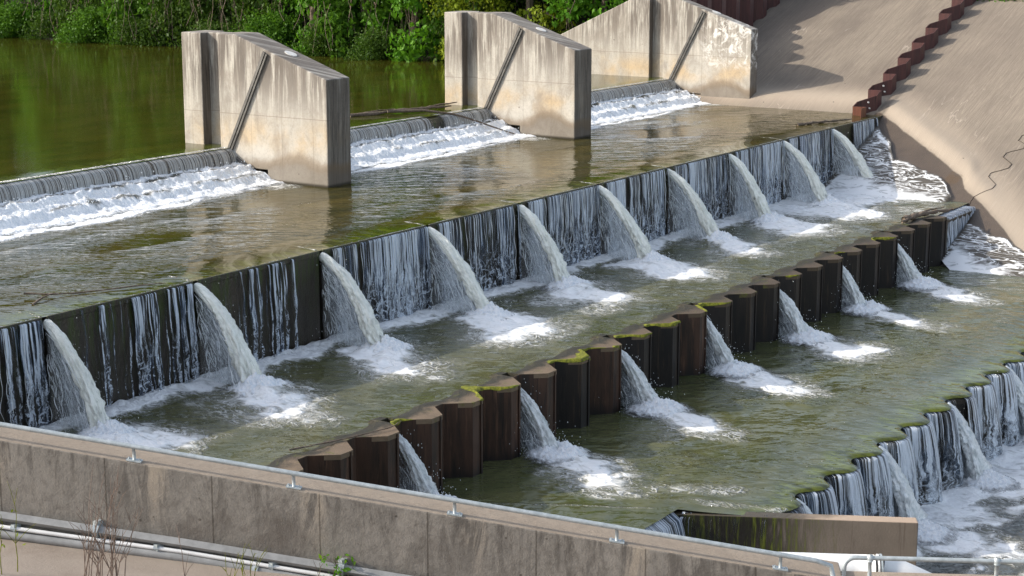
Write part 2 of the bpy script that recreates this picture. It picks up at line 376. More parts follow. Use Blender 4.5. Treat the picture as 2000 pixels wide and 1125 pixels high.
def veil_mat():
    g = G('veil_water'); uv = g.n('ShaderNodeUVMap').outputs[0]; u, v = g.sep(uv)[:2]; ob = g.n('ShaderNodeObjectInfo').outputs['Random']
    c = g.comb(g.m('MULTIPLY', u, 6.), g.m('MULTIPLY', v, 2.6), g.m('MULTIPLY', ob, 20.))
    n = g.noise(c, 1.6, 5, .68, 1.2); n2 = g.noise(c, 3.8, 4, .62, 1.6)
    lace = g.m('MAXIMUM', g.ss(g.m('ABSOLUTE', g.m('SUBTRACT', n2, .5)), .032, .006), g.ss(g.m('ABSOLUTE', g.m('SUBTRACT', n, .47)), .022, .004))
    al = g.m('MAXIMUM', g.ss(g.m('ADD', n, g.m('SUBTRACT', g.attr('cov'), 1.)), -.04, .10), g.m('MULTIPLY', lace, g.ss(g.attr('cov'), .1, .5, .30, .70)), clamp=True)
    sh = g.bsdf(g.mix(n2, (.55, .62, .68), (.90, .92, .92)), .3, g.bump(n2, .05, .8), spec=.6, ior=1.33)
    tr = g.n('ShaderNodeBsdfTransparent').outputs[0]
    mx = g.n('ShaderNodeMixShader', i0=al); g.t.links.new(tr, mx.inputs[1]); g.t.links.new(sh, mx.inputs[2])
    return g.done(mx.outputs[0])
def spray_mat():
    g = G('spray_water'); n = g.noise(g.pos, 9., 3)
    return g.done(g.bsdf(g.mix(n, (.75, .80, .84), (.93, .94, .92)), .25, None, spec=.7, ior=1.33))
def rapid_mat(fade=False):
    g = G('splash_foam' if fade else 'rapid_foam'); p = g.pos; f = g.attr('foam')
    n1 = g.noise(g.scale(p, (1.5, .9, 1.)), 6., 6, .68, .6)
    n2 = g.noise(g.scale(p, (2.4, .9, .8)), 8., 4, .62, .6)
    mask = g.ss(g.m('SUBTRACT', g.m('MULTIPLY', f, 1.1), g.m('ADD', g.m('MULTIPLY', n1, .7), g.m('MULTIPLY', n2, .3))), -.16, .30)
    col = g.mix(mask, (.085, .085, .07), g.mix(g.ss(n2, .3, .6), (.72, .77, .81), (.95, .95, .95)))
    nb = g.bump(g.m('ADD', n1, n2), .05, .8)
    sh = g.bsdf(col, g.m('ADD', .1, g.m('MULTIPLY', mask, .4)), nb, ior=1.33)
    if not fade: return g.done(sh)
    tr = g.n('ShaderNodeBsdfTransparent').outputs[0]
    mx = g.n('ShaderNodeMixShader', i0=mask); g.t.links.new(tr, mx.inputs[1]); g.t.links.new(sh, mx.inputs[2])
    return g.done(mx.outputs[0])
def plain(name, a, b, sc=8., rough=.5, metal=0., bmp=.0, spec=.5):
    g = G(name); n = g.noise(g.pos, sc, 6, .65)
    nb = g.bump(g.noise(g.pos, sc*4, 4), bmp, .7) if bmp else None
    return g.done(g.bsdf(g.mix(g.ss(n, .3, .7), a, b), rough, nb, metal, spec))
def leaf_mat(name, a, b):
    g = G(name); t = g.attr('tint')
    col = g.mix(t, a, b)
    col = g.mix(g.m('MULTIPLY', g.ss(t, .93, .98), .8), col, (b[0]*2.2, b[1]*1.5, b[2]))
    d = g.bsdf(col, .5, None, spec=.15)
    tr = g.n('ShaderNodeBsdfTranslucent', Color=g.mix(.5, col, (b[0]*1.2, b[1]*1.3, b[2]*.5))).outputs[0]
    mx = g.n('ShaderNodeMixShader', i0=.3); g.t.links.new(d, mx.inputs[1]); g.t.links.new(tr, mx.inputs[2])
    return g.done(mx.outputs[0])

M = {}
M['pier'] = concrete_pier('pier_concrete'); M['pier_w'] = concrete_pier('abutment_concrete', .9)
M['wall'] = concrete_wall('training_wall_concrete'); M['bank'] = concrete_bank(); M['weir'] = wet_wall()
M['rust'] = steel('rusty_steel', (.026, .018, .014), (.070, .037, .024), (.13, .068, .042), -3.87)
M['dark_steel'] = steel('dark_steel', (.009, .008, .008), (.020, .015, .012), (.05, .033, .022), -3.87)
M['maroon'] = steel('maroon_steel', (.055, .022, .021), (.085, .03, .027), (.095, .037, .03))
M['orange_steel'] = steel('orange_steel', (.10, .035, .022), (.17, .06, .03), (.07, .025, .018))
M['cap'] = cap_mat()
M['curtain'] = curtain_mat('falling_water')
M['nappe'] = curtain_mat('lip_water', (.50, .51, .50), (.055, .048, .040), 34., .0)
M['scallop'] = curtain_mat('scallop_water', (.68, .74, .81), (.045, .055, .066), 25., -.01)
M['jet'] = jet_mat('jet_water', (.80, .82, .72), (.98, .98, .90)); M['jet2'] = jet_mat('grey_jet_water', (.62, .67, .66), (.95, .96, .94))
M['spray'] = spray_mat(); M['veil'] = veil_mat(); M['rapid'] = rapid_mat(); M['splash'] = rapid_mat(True)
M['upper'] = water('upper_pool_surface', (.034, .038, .005), (.060, .056, .008), rip=.03, sc=(.7, .7), rough=.09)
M['channel'] = water('channel_surface', (.036, .034, .006), (.078, .060, .012), alg=(.055, .065, .006), rip=.15, sc=(1.2, 2.9), rough=.03, fine=.5)
M['mid'] = water('middle_pool_surface', (.070, .074, .032), (.112, .108, .052), rip=.38, sc=(1.2, 2.2), rough=.05, fine=.4)
M['low'] = water('lower_pool_surface', (.066, .074, .030), (.108, .108, .046), alg=(.062, .078, .006), rip=.33, sc=(1.2, 2.2), rough=.05, fine=.4)
M['tail'] = water('tail_water_surface', (.05, .052, .045), (.08, .08, .068), rip=.7, sc=(1.4, 1.4), rough=.05)
M['wash'] = None
M['galv'] = plain('galvanised_steel', (.33, .37, .38), (.48, .52, .53), 12., .42, .25)
M['conduit'] = plain('grey_conduit', (.23, .23, .225), (.31, .31, .305), 6., .5)
M['white'] = plain('white_pipe_paint', (.70, .70, .69), (.80, .80, .79), 3., .35)
M['strut'] = plain('seal_plate', (.07, .065, .06), (.15, .14, .125), 3., .6)
M['black'] = plain('dark_void', (.006, .006, .005), (.012, .011, .009), 3., .9)
M['bark'] = plain('bark', (.10, .072, .05), (.21, .16, .12), 14., .9, 0, .02)
M['twig'] = plain('dry_twig', (.13, .09, .07), (.24, .18, .14), 14., .9)
M['moss'] = plain('moss', (.085, .10, .012), (.26, .26, .022), 14., .95, 0, .05)
M['crack'] = plain('crack_edge', (.03, .024, .018), (.07, .05, .035), 9., .8)
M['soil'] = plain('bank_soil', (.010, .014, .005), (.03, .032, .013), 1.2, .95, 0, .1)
M['ground'] = plain('ground_soil', (.10, .09, .05), (.16, .14, .08), .5, .95)
M['hatch'] = plain('hatch_cover', (.62, .6, .56), (.74, .72, .68), 5., .7)
M['leafA'] = leaf_mat('leaf_green', (.03, .085, .010), (.11, .23, .022))
M['leafB'] = leaf_mat('leaf_dark', (.022, .055, .010), (.085, .15, .022))
M['leafC'] = leaf_mat('leaf_yellow', (.09, .15, .012), (.27, .32, .025))
M['leafD'] = leaf_mat('leaf_bright', (.04, .13, .010), (.15, .33, .025))

# ---------------------------------------------------------------- key levels
CREST_Y = 27.6; MIDZ = -2.3; LOWZ = -3.87; TAILZ = -6.0; UPZ = 0.97
SLOTS = [24.6+4.44*k for k in range(10)]
PX = [26.38+1.5036*n for n in range(-3, 23)]           # right ends of the outer flanges, middle wall
JETS2 = [28.30+4.49*k for k in range(7)]
SX = [33.13+1.507*n for n in range(0, 17)]            # third wall
JETS3 = [33.45, 38.05, 42.6, 47.1]
BX0, BM = 69.8, .352
def bankz(x): return BM*(x-BX0)

# ---------------------------------------------------------------- ground and water
gz = mk('ground', [(-400, -400, -7.2), (900, -400, -7.2), (900, 900, -7.2), (-400, 900, -7.2)], [(0, 1, 2, 3)], M['ground']); struct(gz)

def sheet(name, xs, ys, zf, mat, foam=None, algae=None, rip=None, xf=None, yf=None):
    X, Y = np.meshgrid(xs, ys, indexing='ij')
    if xf is not None: X = xf(X, Y)
    f = np.clip(foam(X, Y), 0, 1.2) if foam else np.zeros_like(X)
    a = algae(X, Y) if algae else np.zeros_like(X)
    r = rip(X, Y) if rip else np.ones_like(X)
    Z = zf(X, Y, f)
    if yf is not None: Y = yf(X, Y)
    o = mk(name, np.stack([X, Y, Z], -1), grid_faces(len(xs), len(ys)), mat, None, True, {'foam': f, 'algae': a, 'rip': r})
    return struct(o)
# upper pool
def z_up(X, Y, f): return UPZ-.03*sst(38.6, 37.75, Y)
sheet('upper_pool_water', np.linspace(-40, 74, 120), np.concatenate([np.linspace(37.72, 42, 24), np.linspace(42.5, 130, 70)]), z_up, M['upper'],
      algae=lambda X, Y: .75*sst(39.6, 37.9, Y), rip=lambda X, Y: np.ones_like(X))
# channel below the gates
BAYS = [(28.5, 41.5), (42.6, 55.68), (56.88, 70.2)]
def foam_ch(X, Y):
    f = np.zeros_like(X)
    for a, b in BAYS:
        ins = sst(a-.4, a+.1, X)*sst(b+.8, b-.3, X)
        t = (X-a)/(b-a)
        edge = 34.75+.9*sst(.55, 1.05, t)+.55*(fbm(X*.9, Y*0, 5)-.5)
        f = np.maximum(f, ins*sst(-.15, .75, Y-edge)*1.05)
    # foam curling round the downstream corner of each pier face
    for (xx, _) in ((41.5, 0), (55.68, 0), (70.2, 0)):
        f = np.maximum(f, .55*np.exp(-((X-xx+.6)/.7)**2-((Y-35.3)/.8)**2))
    f = np.maximum(f, .07*sst(29.0, 31, Y))
    for s in SLOTS:     # draw-down ripples leading to each notch
        f = np.maximum(f, .62*np.exp(-((X-s-.05*np.sin(Y*7))/.045)**2)*sst(27.5, 27.8, Y)*sst(28.75, 28.2, Y))
    return f
def alg_ch(X, Y):
    a = .72*sst(28.9, 27.6, Y)+.4*(fbm(X*.25, Y*.7, 31)-.5)+.25*sst(30.5, 28.3, Y)
    return a*sst(62, 48, X)*.9+.42*sst(29, 27.7, Y)*sst(48, 62, X)
def rip_ch(X, Y):
    # shallow smooth film close to the crest, wavelets further up
    return .25+.75*sst(28.0, 29.4, Y)
def z_ch(X, Y, f):
    h = .05*f*(fbm(X*3, Y*3, 3)-.3)+.018*(fbm(X*1.3, Y*1.7, 4)-.5)*sst(28, 29.5, Y)
    return h-.03*sst(28.6, 27.7, Y)
sheet('channel_water', np.linspace(8, 70.6, 620), np.linspace(27.62, 36.6, 96), z_ch, M['channel'], foam_ch, alg_ch, lambda X, Y: rip_ch(X, Y)*(.35+1.3*sst(.35, .65, fbm(X*.22, Y*.5, 33))))
# middle pool
def foam_mid(X, Y):
    wx = 1.3*(fbm(X*.9, Y*.9, 13)-.5)+.5*(fbm(X*3, Y*3, 14)-.5); wy = 1.3*(fbm(X*.9+9, Y*.9, 15)-.5)+.5*(fbm(X*3+5, Y*3, 16)-.5)
    X0, Y0 = X, Y; X = X+wx; Y = Y+wy
    n = fbm(X*1.1, Y*1.1, 11)
    f = .95*sst(26.25, 27.3, Y0+.7*wy)*sst(21, 26, X)
    for k, s in enumerate([SLOTS[0]-4.44]+SLOTS):
        st = .95+.2*math.sin(k*2.3); sx = .85+.25*math.sin(k*1.7); tilt = .30+.12*math.sin(k*2.9)
        xx = X-s+.30+(25.6-Y)*tilt
        f = np.maximum(f, 1.3*st*np.exp(-((xx/(.95*sx+.15))**2+((Y-25.5)/.95)**2)*.9))
        e2 = ((xx+.1)/(1.65*sx+.25))**2+((Y-24.6)/1.5)**2
        f = np.maximum(f, (.95*st)*np.exp(-e2*1.1)*(.55+.8*n))
        e3 = ((xx+.2)/(1.8*sx))**2+((Y-24.7)/1.9)**2
        f = np.maximum(f, .46*np.exp(-e3**3*.6)*(.45+1.0*n))
    f = np.maximum(f, 1.1*sst(61.6, 63.8, X0+.8*(n-.5))*sst(22.3, 24.6, Y0))
    f = np.maximum(f, .95*sst(54, 60, X0)*sst(23.4, 25.0, Y0+1.3*(n-.5)))
    return np.maximum(f, .05+.09*(fbm(X*.5, Y*.8, 6)-.4))
def z_mid(X, Y, f):
    hump = np.zeros_like(X)
    for s in SLOTS: hump += .16*np.exp(-((X-s+.1)/.7)**2-((Y-25.5)/.7)**2)
    return MIDZ+hump*(.5+fbm(X*2.5, Y*2.5, 9))+.12*np.clip(f, 0, 1)*(fbm(X*4, Y*4, 8, 3)-.4)+.05*(fbm(X*1.2, Y*1.5, 12)-.5)+.06*sst(26.5, 27.5, Y)
sheet('middle_pool_water', np.linspace(12, 64.6, 760), np.linspace(21.62, 27.54, 108), z_mid, M['mid'], foam_mid,
      lambda X, Y: .32*sst(22.9, 22.1, Y), lambda X, Y: (.4+1.2*sst(.35, .65, fbm(X*.45, Y*.45, 34)))*(.7+.6*sst(23.5, 25.5, Y)))
# lower pool; its left edge follows the end wall
def wall_x(y): return 29.30+(19.7-y)*.537
def foam_low(X, Y):
    X0, Y0 = X, Y
    wx = .9*(fbm(X*1.1, Y*1.1, 23)-.5)+.4*(fbm(X*3.4, Y*3.4, 24)-.5); wy = .9*(fbm(X*1.1+9, Y*1.1, 25)-.5)+.4*(fbm(X*3.4+5, Y*3.4, 26)-.5)
    X = X+wx; Y = Y+wy
    n = fbm(X*1.2, Y*1.2, 21); f = np.zeros_like(X)+.03
    for k, s in enumerate(JETS2):
        sx = .9+.2*math.sin(k*2.1); xx = X-s+.15+(20-Y)*(.26+.1*math.sin(k*1.3))
        f = np.maximum(f, 1.3*np.exp(-(xx/(.62*sx))**2-((Y-19.8)/.7)**2))
        e2 = ((xx+.1)/(1.1*sx))**2+((Y-18.9)/1.3)**2
        f = np.maximum(f, .95*np.exp(-e2*1.1)*(.5+.9*n))
        e3 = ((xx+.1)/(1.25*sx))**2+((Y-18.9)/1.6)**2
        f = np.maximum(f, .45*np.exp(-e3**3*.6)*(.45+1.0*n))
    X, Y = X0, Y0
    f = np.maximum(f, .55*np.exp(-(((X-wall_x(Y)-1.5)/.5)**2))*sst(18.2, 17.3, Y)*sst(15.3, 16.2, Y)*(.3+1.2*n))
    f = np.maximum(f, .40*np.exp(-(((X-wall_x(Y)+.05)/.07)**2))*sst(16.5, 17., Y))
    f = np.maximum(f, .42*np.exp(-(((X-wall_x(Y)-.6)/.3)**2))*sst(17.4, 16.6, Y)*(.2+1.2*n))
    f = np.maximum(f, .8*sst(58.2, 60.5, X+.6*(n-.5))*sst(16.8, 18.4, Y))
    f = np.maximum(f, .10*sst(.42, .7, fbm(X*.6, Y*.9, 40)))
    f = np.maximum(f, .13*sst(17.5, 15.6, Y))
    return f
def alg_low(X, Y): return 1.05*sst(15.85, 15.0, Y+.5*(fbm(X*1.3, Y*.6, 52)-.5))+.22*sst(17.2, 15.5, Y)*sst(33, 42, X)
def z_low(X, Y, f):
    lip = -.05*sst(15.10, 14.97, Y)**2
    hump = np.zeros_like(X)
    for s in JETS2: hump += .10*np.exp(-((X-s+.1)/.55)**2-((Y-19.8)/.6)**2)
    return LOWZ+hump+.09*np.clip(f, 0, 1)*(fbm(X*4, Y*4, 18, 3)-.4)+.05*(fbm(X*1.1, Y*1.4, 22)-.5)*sst(15, 17, Y)-.105*sst(16.8, 15.0, Y)+lip
front = []
for xr in SX: front += [(xr-.80, 14.97), (xr-.38, 14.585), (xr, 14.585), (xr+.42, 14.97)]
front[0] = (32.35, 14.75)
def sm(xq, w=.12):
    px = np.array([p[0] for p in front]); py = np.array([p[1] for p in front])
    return np.mean([np.interp(xq+d, px, py) for d in np.linspace(-w, w, 7)], axis=0)
us = np.linspace(0, 1, 900)
sheet('lower_pool_water', us, np.linspace(14.97, 21.5, 104), z_low, M['low'], foam_low, alg_low, lambda X, Y: (.35+1.2*sst(.35, .65, fbm(X*.4, Y*.4, 35)))*(.25+.75*sst(15.2, 17, Y)),
      lambda U, Y: (wall_x(Y)-.02)*(1-U)+61.6*U, lambda X, Y: Y+(sm(X)-.06-14.97)*sst(15.7, 14.97, Y)*sst(31.9, 32.3, X))
# the same level continues behind the near wall, over the drowned end of the end wall
sheet('side_pool_water', np.linspace(0, 1, 180), np.linspace(16.36, 21.5, 80), z_low, M['low'],
      lambda X, Y: .05+.34*np.exp(-((X-wall_x(Y)+.05)/.06)**2)*sst(16.4, 17., Y), lambda X, Y: .25*sst(17.4, 16.4, Y), lambda X, Y: .5+0*X,
      lambda U, Y: (20.75-.484*Y)/.875*(1-U)+(wall_x(Y)-.02)*U)
# tail water
def foam_tail(X, Y):
    n = fbm(X*.7, Y*.7, 61)
    f = 1.15*sst(12.2, 14.0, Y+1.6*(n-.5))*(.6+.7*n)
    f = np.maximum(f, .66*sst(.45, .62, fbm(X*.45+3, Y*.7, 63))*sst(5, 9, Y))
    for s in JETS3: f = np.maximum(f, 1.2*np.exp(-((X-s)/1.)**2-((Y-13.1)/1.0)**2))
    return np.maximum(f, .12)
def z_tail(X, Y, f): return TAILZ+.3*np.clip(f, 0, 1)*(fbm(X*1.6, Y*1.6, 64)-.35)+.10*(fbm(X*.8, Y*.8, 65)-.5)
sheet('tail_water', np.linspace(18, 62, 420), np.linspace(2, 21.4, 180), z_tail, M['tail'], foam_tail)

# concrete bank
def bank_height(X, Y):
    X = np.asarray(X, float); Y = np.asarray(Y, float); Z = bankz(X)
    fil = sst(27.7, 28.4, Y)              # fillet where the slope meets the channel floor, upstream of the crest line
    Z = np.where(X < 73, Z+fil*.16*np.exp(-((X-70.6)/.9)**2), Z)
    wy = np.array([18.4, 19.7, 21.06, 22.1, 22.6, 24.2, 26.3, 27.7]); wx = np.array([59.8, 61.6, 63.2, 64.15, 65.1, 66.6, 68.5, 69.8])
    edge = np.interp(Y, wy, wx); lo = Y < 18.4; edge = np.where(lo, 59.8-(18.4-Y)*1.1, edge)
    wet = sst(.5, -.35, X-edge)*(Y < 28.0)
    # rounded rib along the edge of the wet zone
    Z = Z+.12*np.exp(-((X-edge-.9)/.7)**2)*(Y < 27.8)*sst(20, 22, Y)-.10*sst(.2, -1.2, X-edge)*(Y < 27.6)
    return Z+.015*(fbm(X*.8, Y*.8, 71)-.5), edge, fil, wet
def build_bank():
    xs = np.concatenate([np.linspace(48, 60, 20), np.linspace(60.2, 82, 240)]); ys = np.linspace(2, 37.7, 260)
    X, Y = np.meshgrid(xs, ys, indexing='ij')
    Z, edge, fil, wet = bank_height(X, Y)
    pale = np.maximum(fil*np.exp(-((X-70.9)/1.0)**2), sst(3.4, .6, X-edge)*sst(-.3, .4, X-edge)*(Y < 27.6))
    dirt = .62*np.exp(-((X-edge-.15)/.45)**2)*sst(22.4, 24.2, Y)*(Y < 26.0)*.8+.75*np.exp(-((X-64.9)/.8)**2-((Y-22.9)/.7)**2)
    o = mk('concrete_bank', np.stack([X, Y, Z], -1), grid_faces(len(xs), len(ys)), M['bank'], None, True, {'wet': wet, 'pale': pale, 'dirt': dirt})
    struct(o)
build_bank()
# grassed terrace behind the slope, wooded bank behind the pool
top = MB(); top.prism([(81.7, -20), (260, -20), (260, 37.4), (81.7, 37.4)], -7, 4.22); struct(top.build('terrace_ground', M['ground']))
def build_hill():
    xs = np.linspace(71.3, 130, 60); ys = np.linspace(37.9, 190, 110); X, Y = np.meshgrid(xs, ys, indexing='ij')
    b = 71.3+1.2*(fbm(Y*.2, Y*0, 81)-.5); Z = .7+(X-71.3)*.75*sst(0, 6, X-71.3)+.8*(fbm(X*.4, Y*.4, 82)-.5)
    Z = np.minimum(Z, 9+2*fbm(X*.1, Y*.1, 83)); Z = np.where(Y < 47, np.maximum(Z, .8), Z)
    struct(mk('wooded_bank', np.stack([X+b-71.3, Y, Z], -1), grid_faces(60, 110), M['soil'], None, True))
build_hill()
# foreground ground in front of the near wall
def wl(s, off=0.0):  # point on the near wall front edge line, s metres downstream of the third post; off > 0 is towards the water
    return np.array([16.62+.484*s+.875*off, 11.74-.875*s+.484*off])
def ztop(s): return 1.0-.149*s
def build_near():
    S = np.linspace(-30, 40, 140); O = np.linspace(-26, .1, 80); V = []
    for s in S:
        for o in O:
            p = wl(s, o); zf = .055-.10*s
            z = zf+.12*max(0, -o)*1.35+.03*(fbm(np.array(p[0]*.9), np.array(p[1]*.9), 91)-.5)-.02
            V.append((p[0], p[1], float(z)))
    struct(mk('near_bank', V, grid_faces(len(S), len(O)), M['pathc'], None, True))
def path_mat():
    g = G('near_concrete'); d = g.scale(g.pos, (.8, .8, 1))
    base = g.mix(g.noise(d, 1.0, 7, .65, .6), (.26, .215, .175), (.42, .355, .295))
    base = g.mix(g.m('MULTIPLY', g.ss(g.noise(d, .5, 6, .7, 1.), .5, .7), .5), base, (.2, .15, .12))
    return g.done(g.bsdf(base, .9, g.bump(g.noise(g.pos, 25., 5, .7), .015, .6), spec=.2))
M['pathc'] = path_mat(); build_near()

# ---------------------------------------------------------------- piers and abutment
def pier_mesh(name, x0, x1, mat, wing=False, parent=None):
    yd, yb, g0, g1, yu = 33.85, 37.4, 38.13, 38.82, 39.64
    dp = .36 if not wing else .30
    zt = lambda y: 3.23+(y-yd)/(yb-yd)*(4.45-3.23) if y < yb else 4.45
    left = [(x0, yd), (x0, yb), (x0, g0), (x0+dp, g0), (x0+dp, g1), (x0, g1), (x0, yu)]
    if wing:
        left += [(x0, 47.2), (x0, 52.)]; right = [(x1, 52.), (x1, 47.2), (x1, yu), (x1, yb), (x1, yd)]
    else:
        right = [(x1, yu), (x1, g1), (x1-dp, g1), (x1-dp, g0), (x1, g0), (x1, yb), (x1, yd)]
    P = left+right; n = len(P)
    def zz(y):
        if wing and y > yu: return 4.45-(y-yu)*.46 if y < 47.5 else 4.45-(47.2-yu)*.46-.3
        return zt(y)
    V = [(x, y, -1.2) for x, y in P]+[(x, y, zz(y)) for x, y in P]
    F = [(i, i+n, (i+1) % n+n, (i+1) % n) for i in range(n)]
    T = lambda *idx: F.append(tuple(n+i for i in idx)[::-1])
    if wing:
        # left: 0 yd,1 yb,2..5 groove,6 yu,7,8 ; right 9 (52),10 (47.2),11 yu,12 yb,13 yd
        T(0, 1, 12, 13); T(1, 2, 3, 4, 5, 6, 11, 12); T(6, 7, 10, 11); T(7, 8, 9, 10)
    else:
        T(0, 1, 12, 13); T(1, 2, 3, 4, 5, 6, 7, 8, 9, 10, 11, 12)
    o = mk(name, V, F, mat, parent)
    return bevel(o, .035, 2)
def carve(o, boxes):
    for (x0, x1, y0, y1, z0, z1) in boxes:
        c = MB().box(x0, x1, y0, y1, z0, z1).build('cutter', None)
        m = o.modifiers.new('cut', 'BOOLEAN'); m.operation = 'DIFFERENCE'; m.solver = 'EXACT'; m.object = c
        o.modifiers.move(len(o.modifiers)-1, 0)
        dg = bpy.context.evaluated_depsgraph_get()
        bev = [md for md in o.modifiers if md.type == 'BEVEL']
        for b in bev: b.show_viewport = False
        dg.update(); me = bpy.data.meshes.new_from_object(o.evaluated_get(dg))
        o.modifiers.remove(m)
        for b in bev: b.show_viewport = True
        o.data = me; bpy.data.objects.remove(c)
def pier(name, x0, x1, label, mat, wing=False):
    t = tag(pier_mesh(name, x0, x1, mat, wing), label, 'pier' if not wing else 'abutment', None if wing else 'concrete gate piers in the channel')
    carve(t, [(x0-.3, x0+.7, 36.24, 36.9, -.4, .36)])
    # inclined steel seal plate standing proud of the face
    s = MB()
    a = np.array([36.15, 3.93]); b = np.array([37.74, .82]); d = (b-a)/np.linalg.norm(b-a); nrm = np.array([d[1], -d[0]])
    for off, wdt, pr in ((-.075, .09, .05), (.06, .05, .075)):
        V = []
        for xx in (x0-pr, x0+.02):
            for q, sg in ((a, -1), (b, -1), (b, 1), (a, 1)):
                y, z = q+nrm*(off+sg*wdt/2); V.append((xx, y, z))
        s.add(V, [(0, 1, 2, 3), (7, 6, 5, 4), (0, 4, 5, 1), (1, 5, 6, 2), (2, 6, 7, 3), (3, 7, 4, 0)])
    s.build('seal_plate', M['strut'], t)
    # lower lip of the gate sill running down from the plate to the drain
    q = MB(); q.tube([(x0-.02, 37.74, .80), (x0-.02, 37.2, .5), (x0-.02, 36.75, .36)], .05, 6); q.build('sill_edge', M['strut'], t)
    k = MB(); yc = 35.75; zc = 3.23+(yc-33.85)/(3.55)*1.22; xc = (x0+x1)/2+.1
    ring = [(xc+.17*math.cos(i*math.pi/10), yc+.20*math.sin(i*math.pi/10)) for i in range(20)]
    k.prism(ring, [zc+(y-yc)*.344-.05 for x, y in ring], [zc+(y-yc)*.344+.02 for x, y in ring]); k.build('lifting_plug', M['hatch'], t)
    return t
pier('concrete_pier', 41.5, 42.62, 'weathered concrete pier at left with stepped top, dark seal groove and brown waterline stain', M['pier'])
pier('concrete_pier', 55.68, 56.88, 'middle concrete pier with a driftwood branch caught at its upstream left foot', M['pier'])
pier('concrete_abutment', 70.2, 70.85, 'concrete abutment with white scuffed face and wing wall against the sloping bank', M['pier_w'], True)

# ---------------------------------------------------------------- overflow sills between the piers
def prof(y, seed_off=0):
    # height of the white water over the stepped apron
    ys = np.array([34.5, 35.6, 36.15, 36.35, 36.75, 36.95, 37.35, 37.5]); zs = np.array([.0, .02, .07, .24, .30, .46, .50, .47])
    return np.interp(y, ys, zs)
bay_txt = ['left bay running out of the picture', 'middle bay between the two piers', 'far bay beside the bank abutment']
for i, (a, b) in enumerate(BAYS):
    t = thing('overflow_sill', 'low concrete overflow sill with a streaky lip of water in the '+bay_txt[i], 'weir', ((a+b)/2, 37.5, 0), 'overflow sills between the piers')
    c = MB()
    P = [(36.2, -.6), (36.2, -.02), (36.7, -.02), (36.7, .2), (37.2, .2), (37.2, .38), (37.5, .42), (37.53, .72), (37.62, .85), (37.78, .9), (38.3, .85), (38.4, -.6)]
    V = [(x, y, z) for x in (a-1, b+(.0 if i == 2 else .0)) for y, z in P]; n = len(P)
    V = [((x if x > a else a), y, z) for x, y, z in V]
    c.add(V, [(j, (j+1) % n, n+(j+1) % n, n+j) for j in range(n)]+[tuple(range(n))[::-1], tuple(range(n, 2*n))])
    s = c.build('sill', M['weir'], t); s.location = (-(a+b)/2, -37.5, 0)
    # the lip: water folding over the crest
    nu, nv = 160, 14
    xs = np.linspace(a, b, nu); th = np.linspace(0, 1, nv); X, T = np.meshgrid(xs, th, indexing='ij')
    jig = .02*(fbm(X*9, T*2, 100+i)-.5)
    Y = np.interp(T, [0, .15, .35, .6, 1], [38.0, 37.74, 37.55, 37.46, 37.40])+jig*T
    Z = np.interp(T, [0, .15, .35, .6, 1], [.955, .935, .86, .70, .40])+jig*.3
    gap = np.ones_like(X)*1.05
    if i == 1: gap -= .8*np.exp(-((X-52.2)/.35)**2)
    lip = mk('lip', np.stack([X, Y, Z], -1), grid_faces(nu, nv), M['nappe'], t, True, {'cov': gap}, np.stack([X, T*.55], -1)); lip.location = (-(a+b)/2, -37.5, 0)
    # white water on the steps
    nu, nv = 380, 96
    xs = np.linspace(a+.01, b-.01 if i != 2 else b, nu); ys = np.linspace(34.9, 37.52, nv); X, Y = np.meshgrid(xs, ys, indexing='ij')
    t_ = (X-a)/(b-a)
    n1 = fbm(X*2.8, Y*2.8, 110+i, 4); n2 = fbm(X*11, Y*7, 120+i, 4)
    wob = .36*(fbm(X*1.1, Y*0, 130+i)-.5)+.12*(fbm(X*5, Y*0, 131+i)-.5)
    Z = prof(Y+wob)+(.17*(n1-.5)+.09*(n2-.5))*sst(35.2, 36.3, Y)+.02
    f = .90-.46*np.exp(-((Y+wob-36.45)/.15)**2)*sst(.25, .6, fbm(X*1.2, Y*0, 140+i))-.44*np.exp(-((Y+wob-37.08)/.13)**2)-.25*sst(.5, .75, fbm(X*2, Y*1.2, 150+i))
    f *= sst(35.0, 35.9, Y+.5*(n1-.5))
    Z = np.where(Y < 35.6, np.minimum(Z, -.03+.09*f), Z)
    wv = mk('white_water', np.stack([X, Y, Z], -1), grid_faces(nu, nv), M['rapid'], t, True, {'foam': f}); wv.location = (-(a+b)/2, -37.5, 0)
    # thrown drops above the steps
    dm = MB()
    for _ in range(420):
        x = a+.1+rng.random()*(b-a-.2); y = 36+rng.random()*1.3; z = float(prof(y))+.05+.18*rng.random()**2; r = .010+.016*rng.random()
        dm.add([(x-r, y, z), (x+r, y, z), (x, y-r, z), (x, y+r, z), (x, y, z-r*1.5), (x, y, z+r*1.5)],
               [(0, 2, 5), (2, 1, 5), (1, 3, 5), (3, 0, 5), (2, 0, 4), (1, 2, 4), (3, 1, 4), (0, 3, 4)])
    dd = dm.build('drops', M['spray'], t); dd['kind'] = 'stuff'; dd.location = (-(a+b)/2, -37.5, 0)

# ---------------------------------------------------------------- tall weir: wall panels
ww = thing('weir_wall', 'long dark mossy concrete weir wall of notched panels with water pouring over', 'weir wall', (46, CREST_Y, 0))
EDGES = [11.28+4.44*k for k in range(13)]+[69.3]
for k in range(13):
    a, b = EDGES[k]+.07, EDGES[k+1]-.07
    if k == 12: b = 69.9
    p = MB().box(a, b, CREST_Y, CREST_Y+1.05, -3.4, -.035)
    p.box(a, b, CREST_Y-.03, CREST_Y+.02, -.16, -.012)
    p.box(a-.14, a, CREST_Y+.3, CREST_Y+1.0, -3.3, -.30 if k < 12 else -.3)
    o = bevel(p.build('panel', M['weir'], ww), .02, 2); o.location = (-46, -CREST_Y, 0)

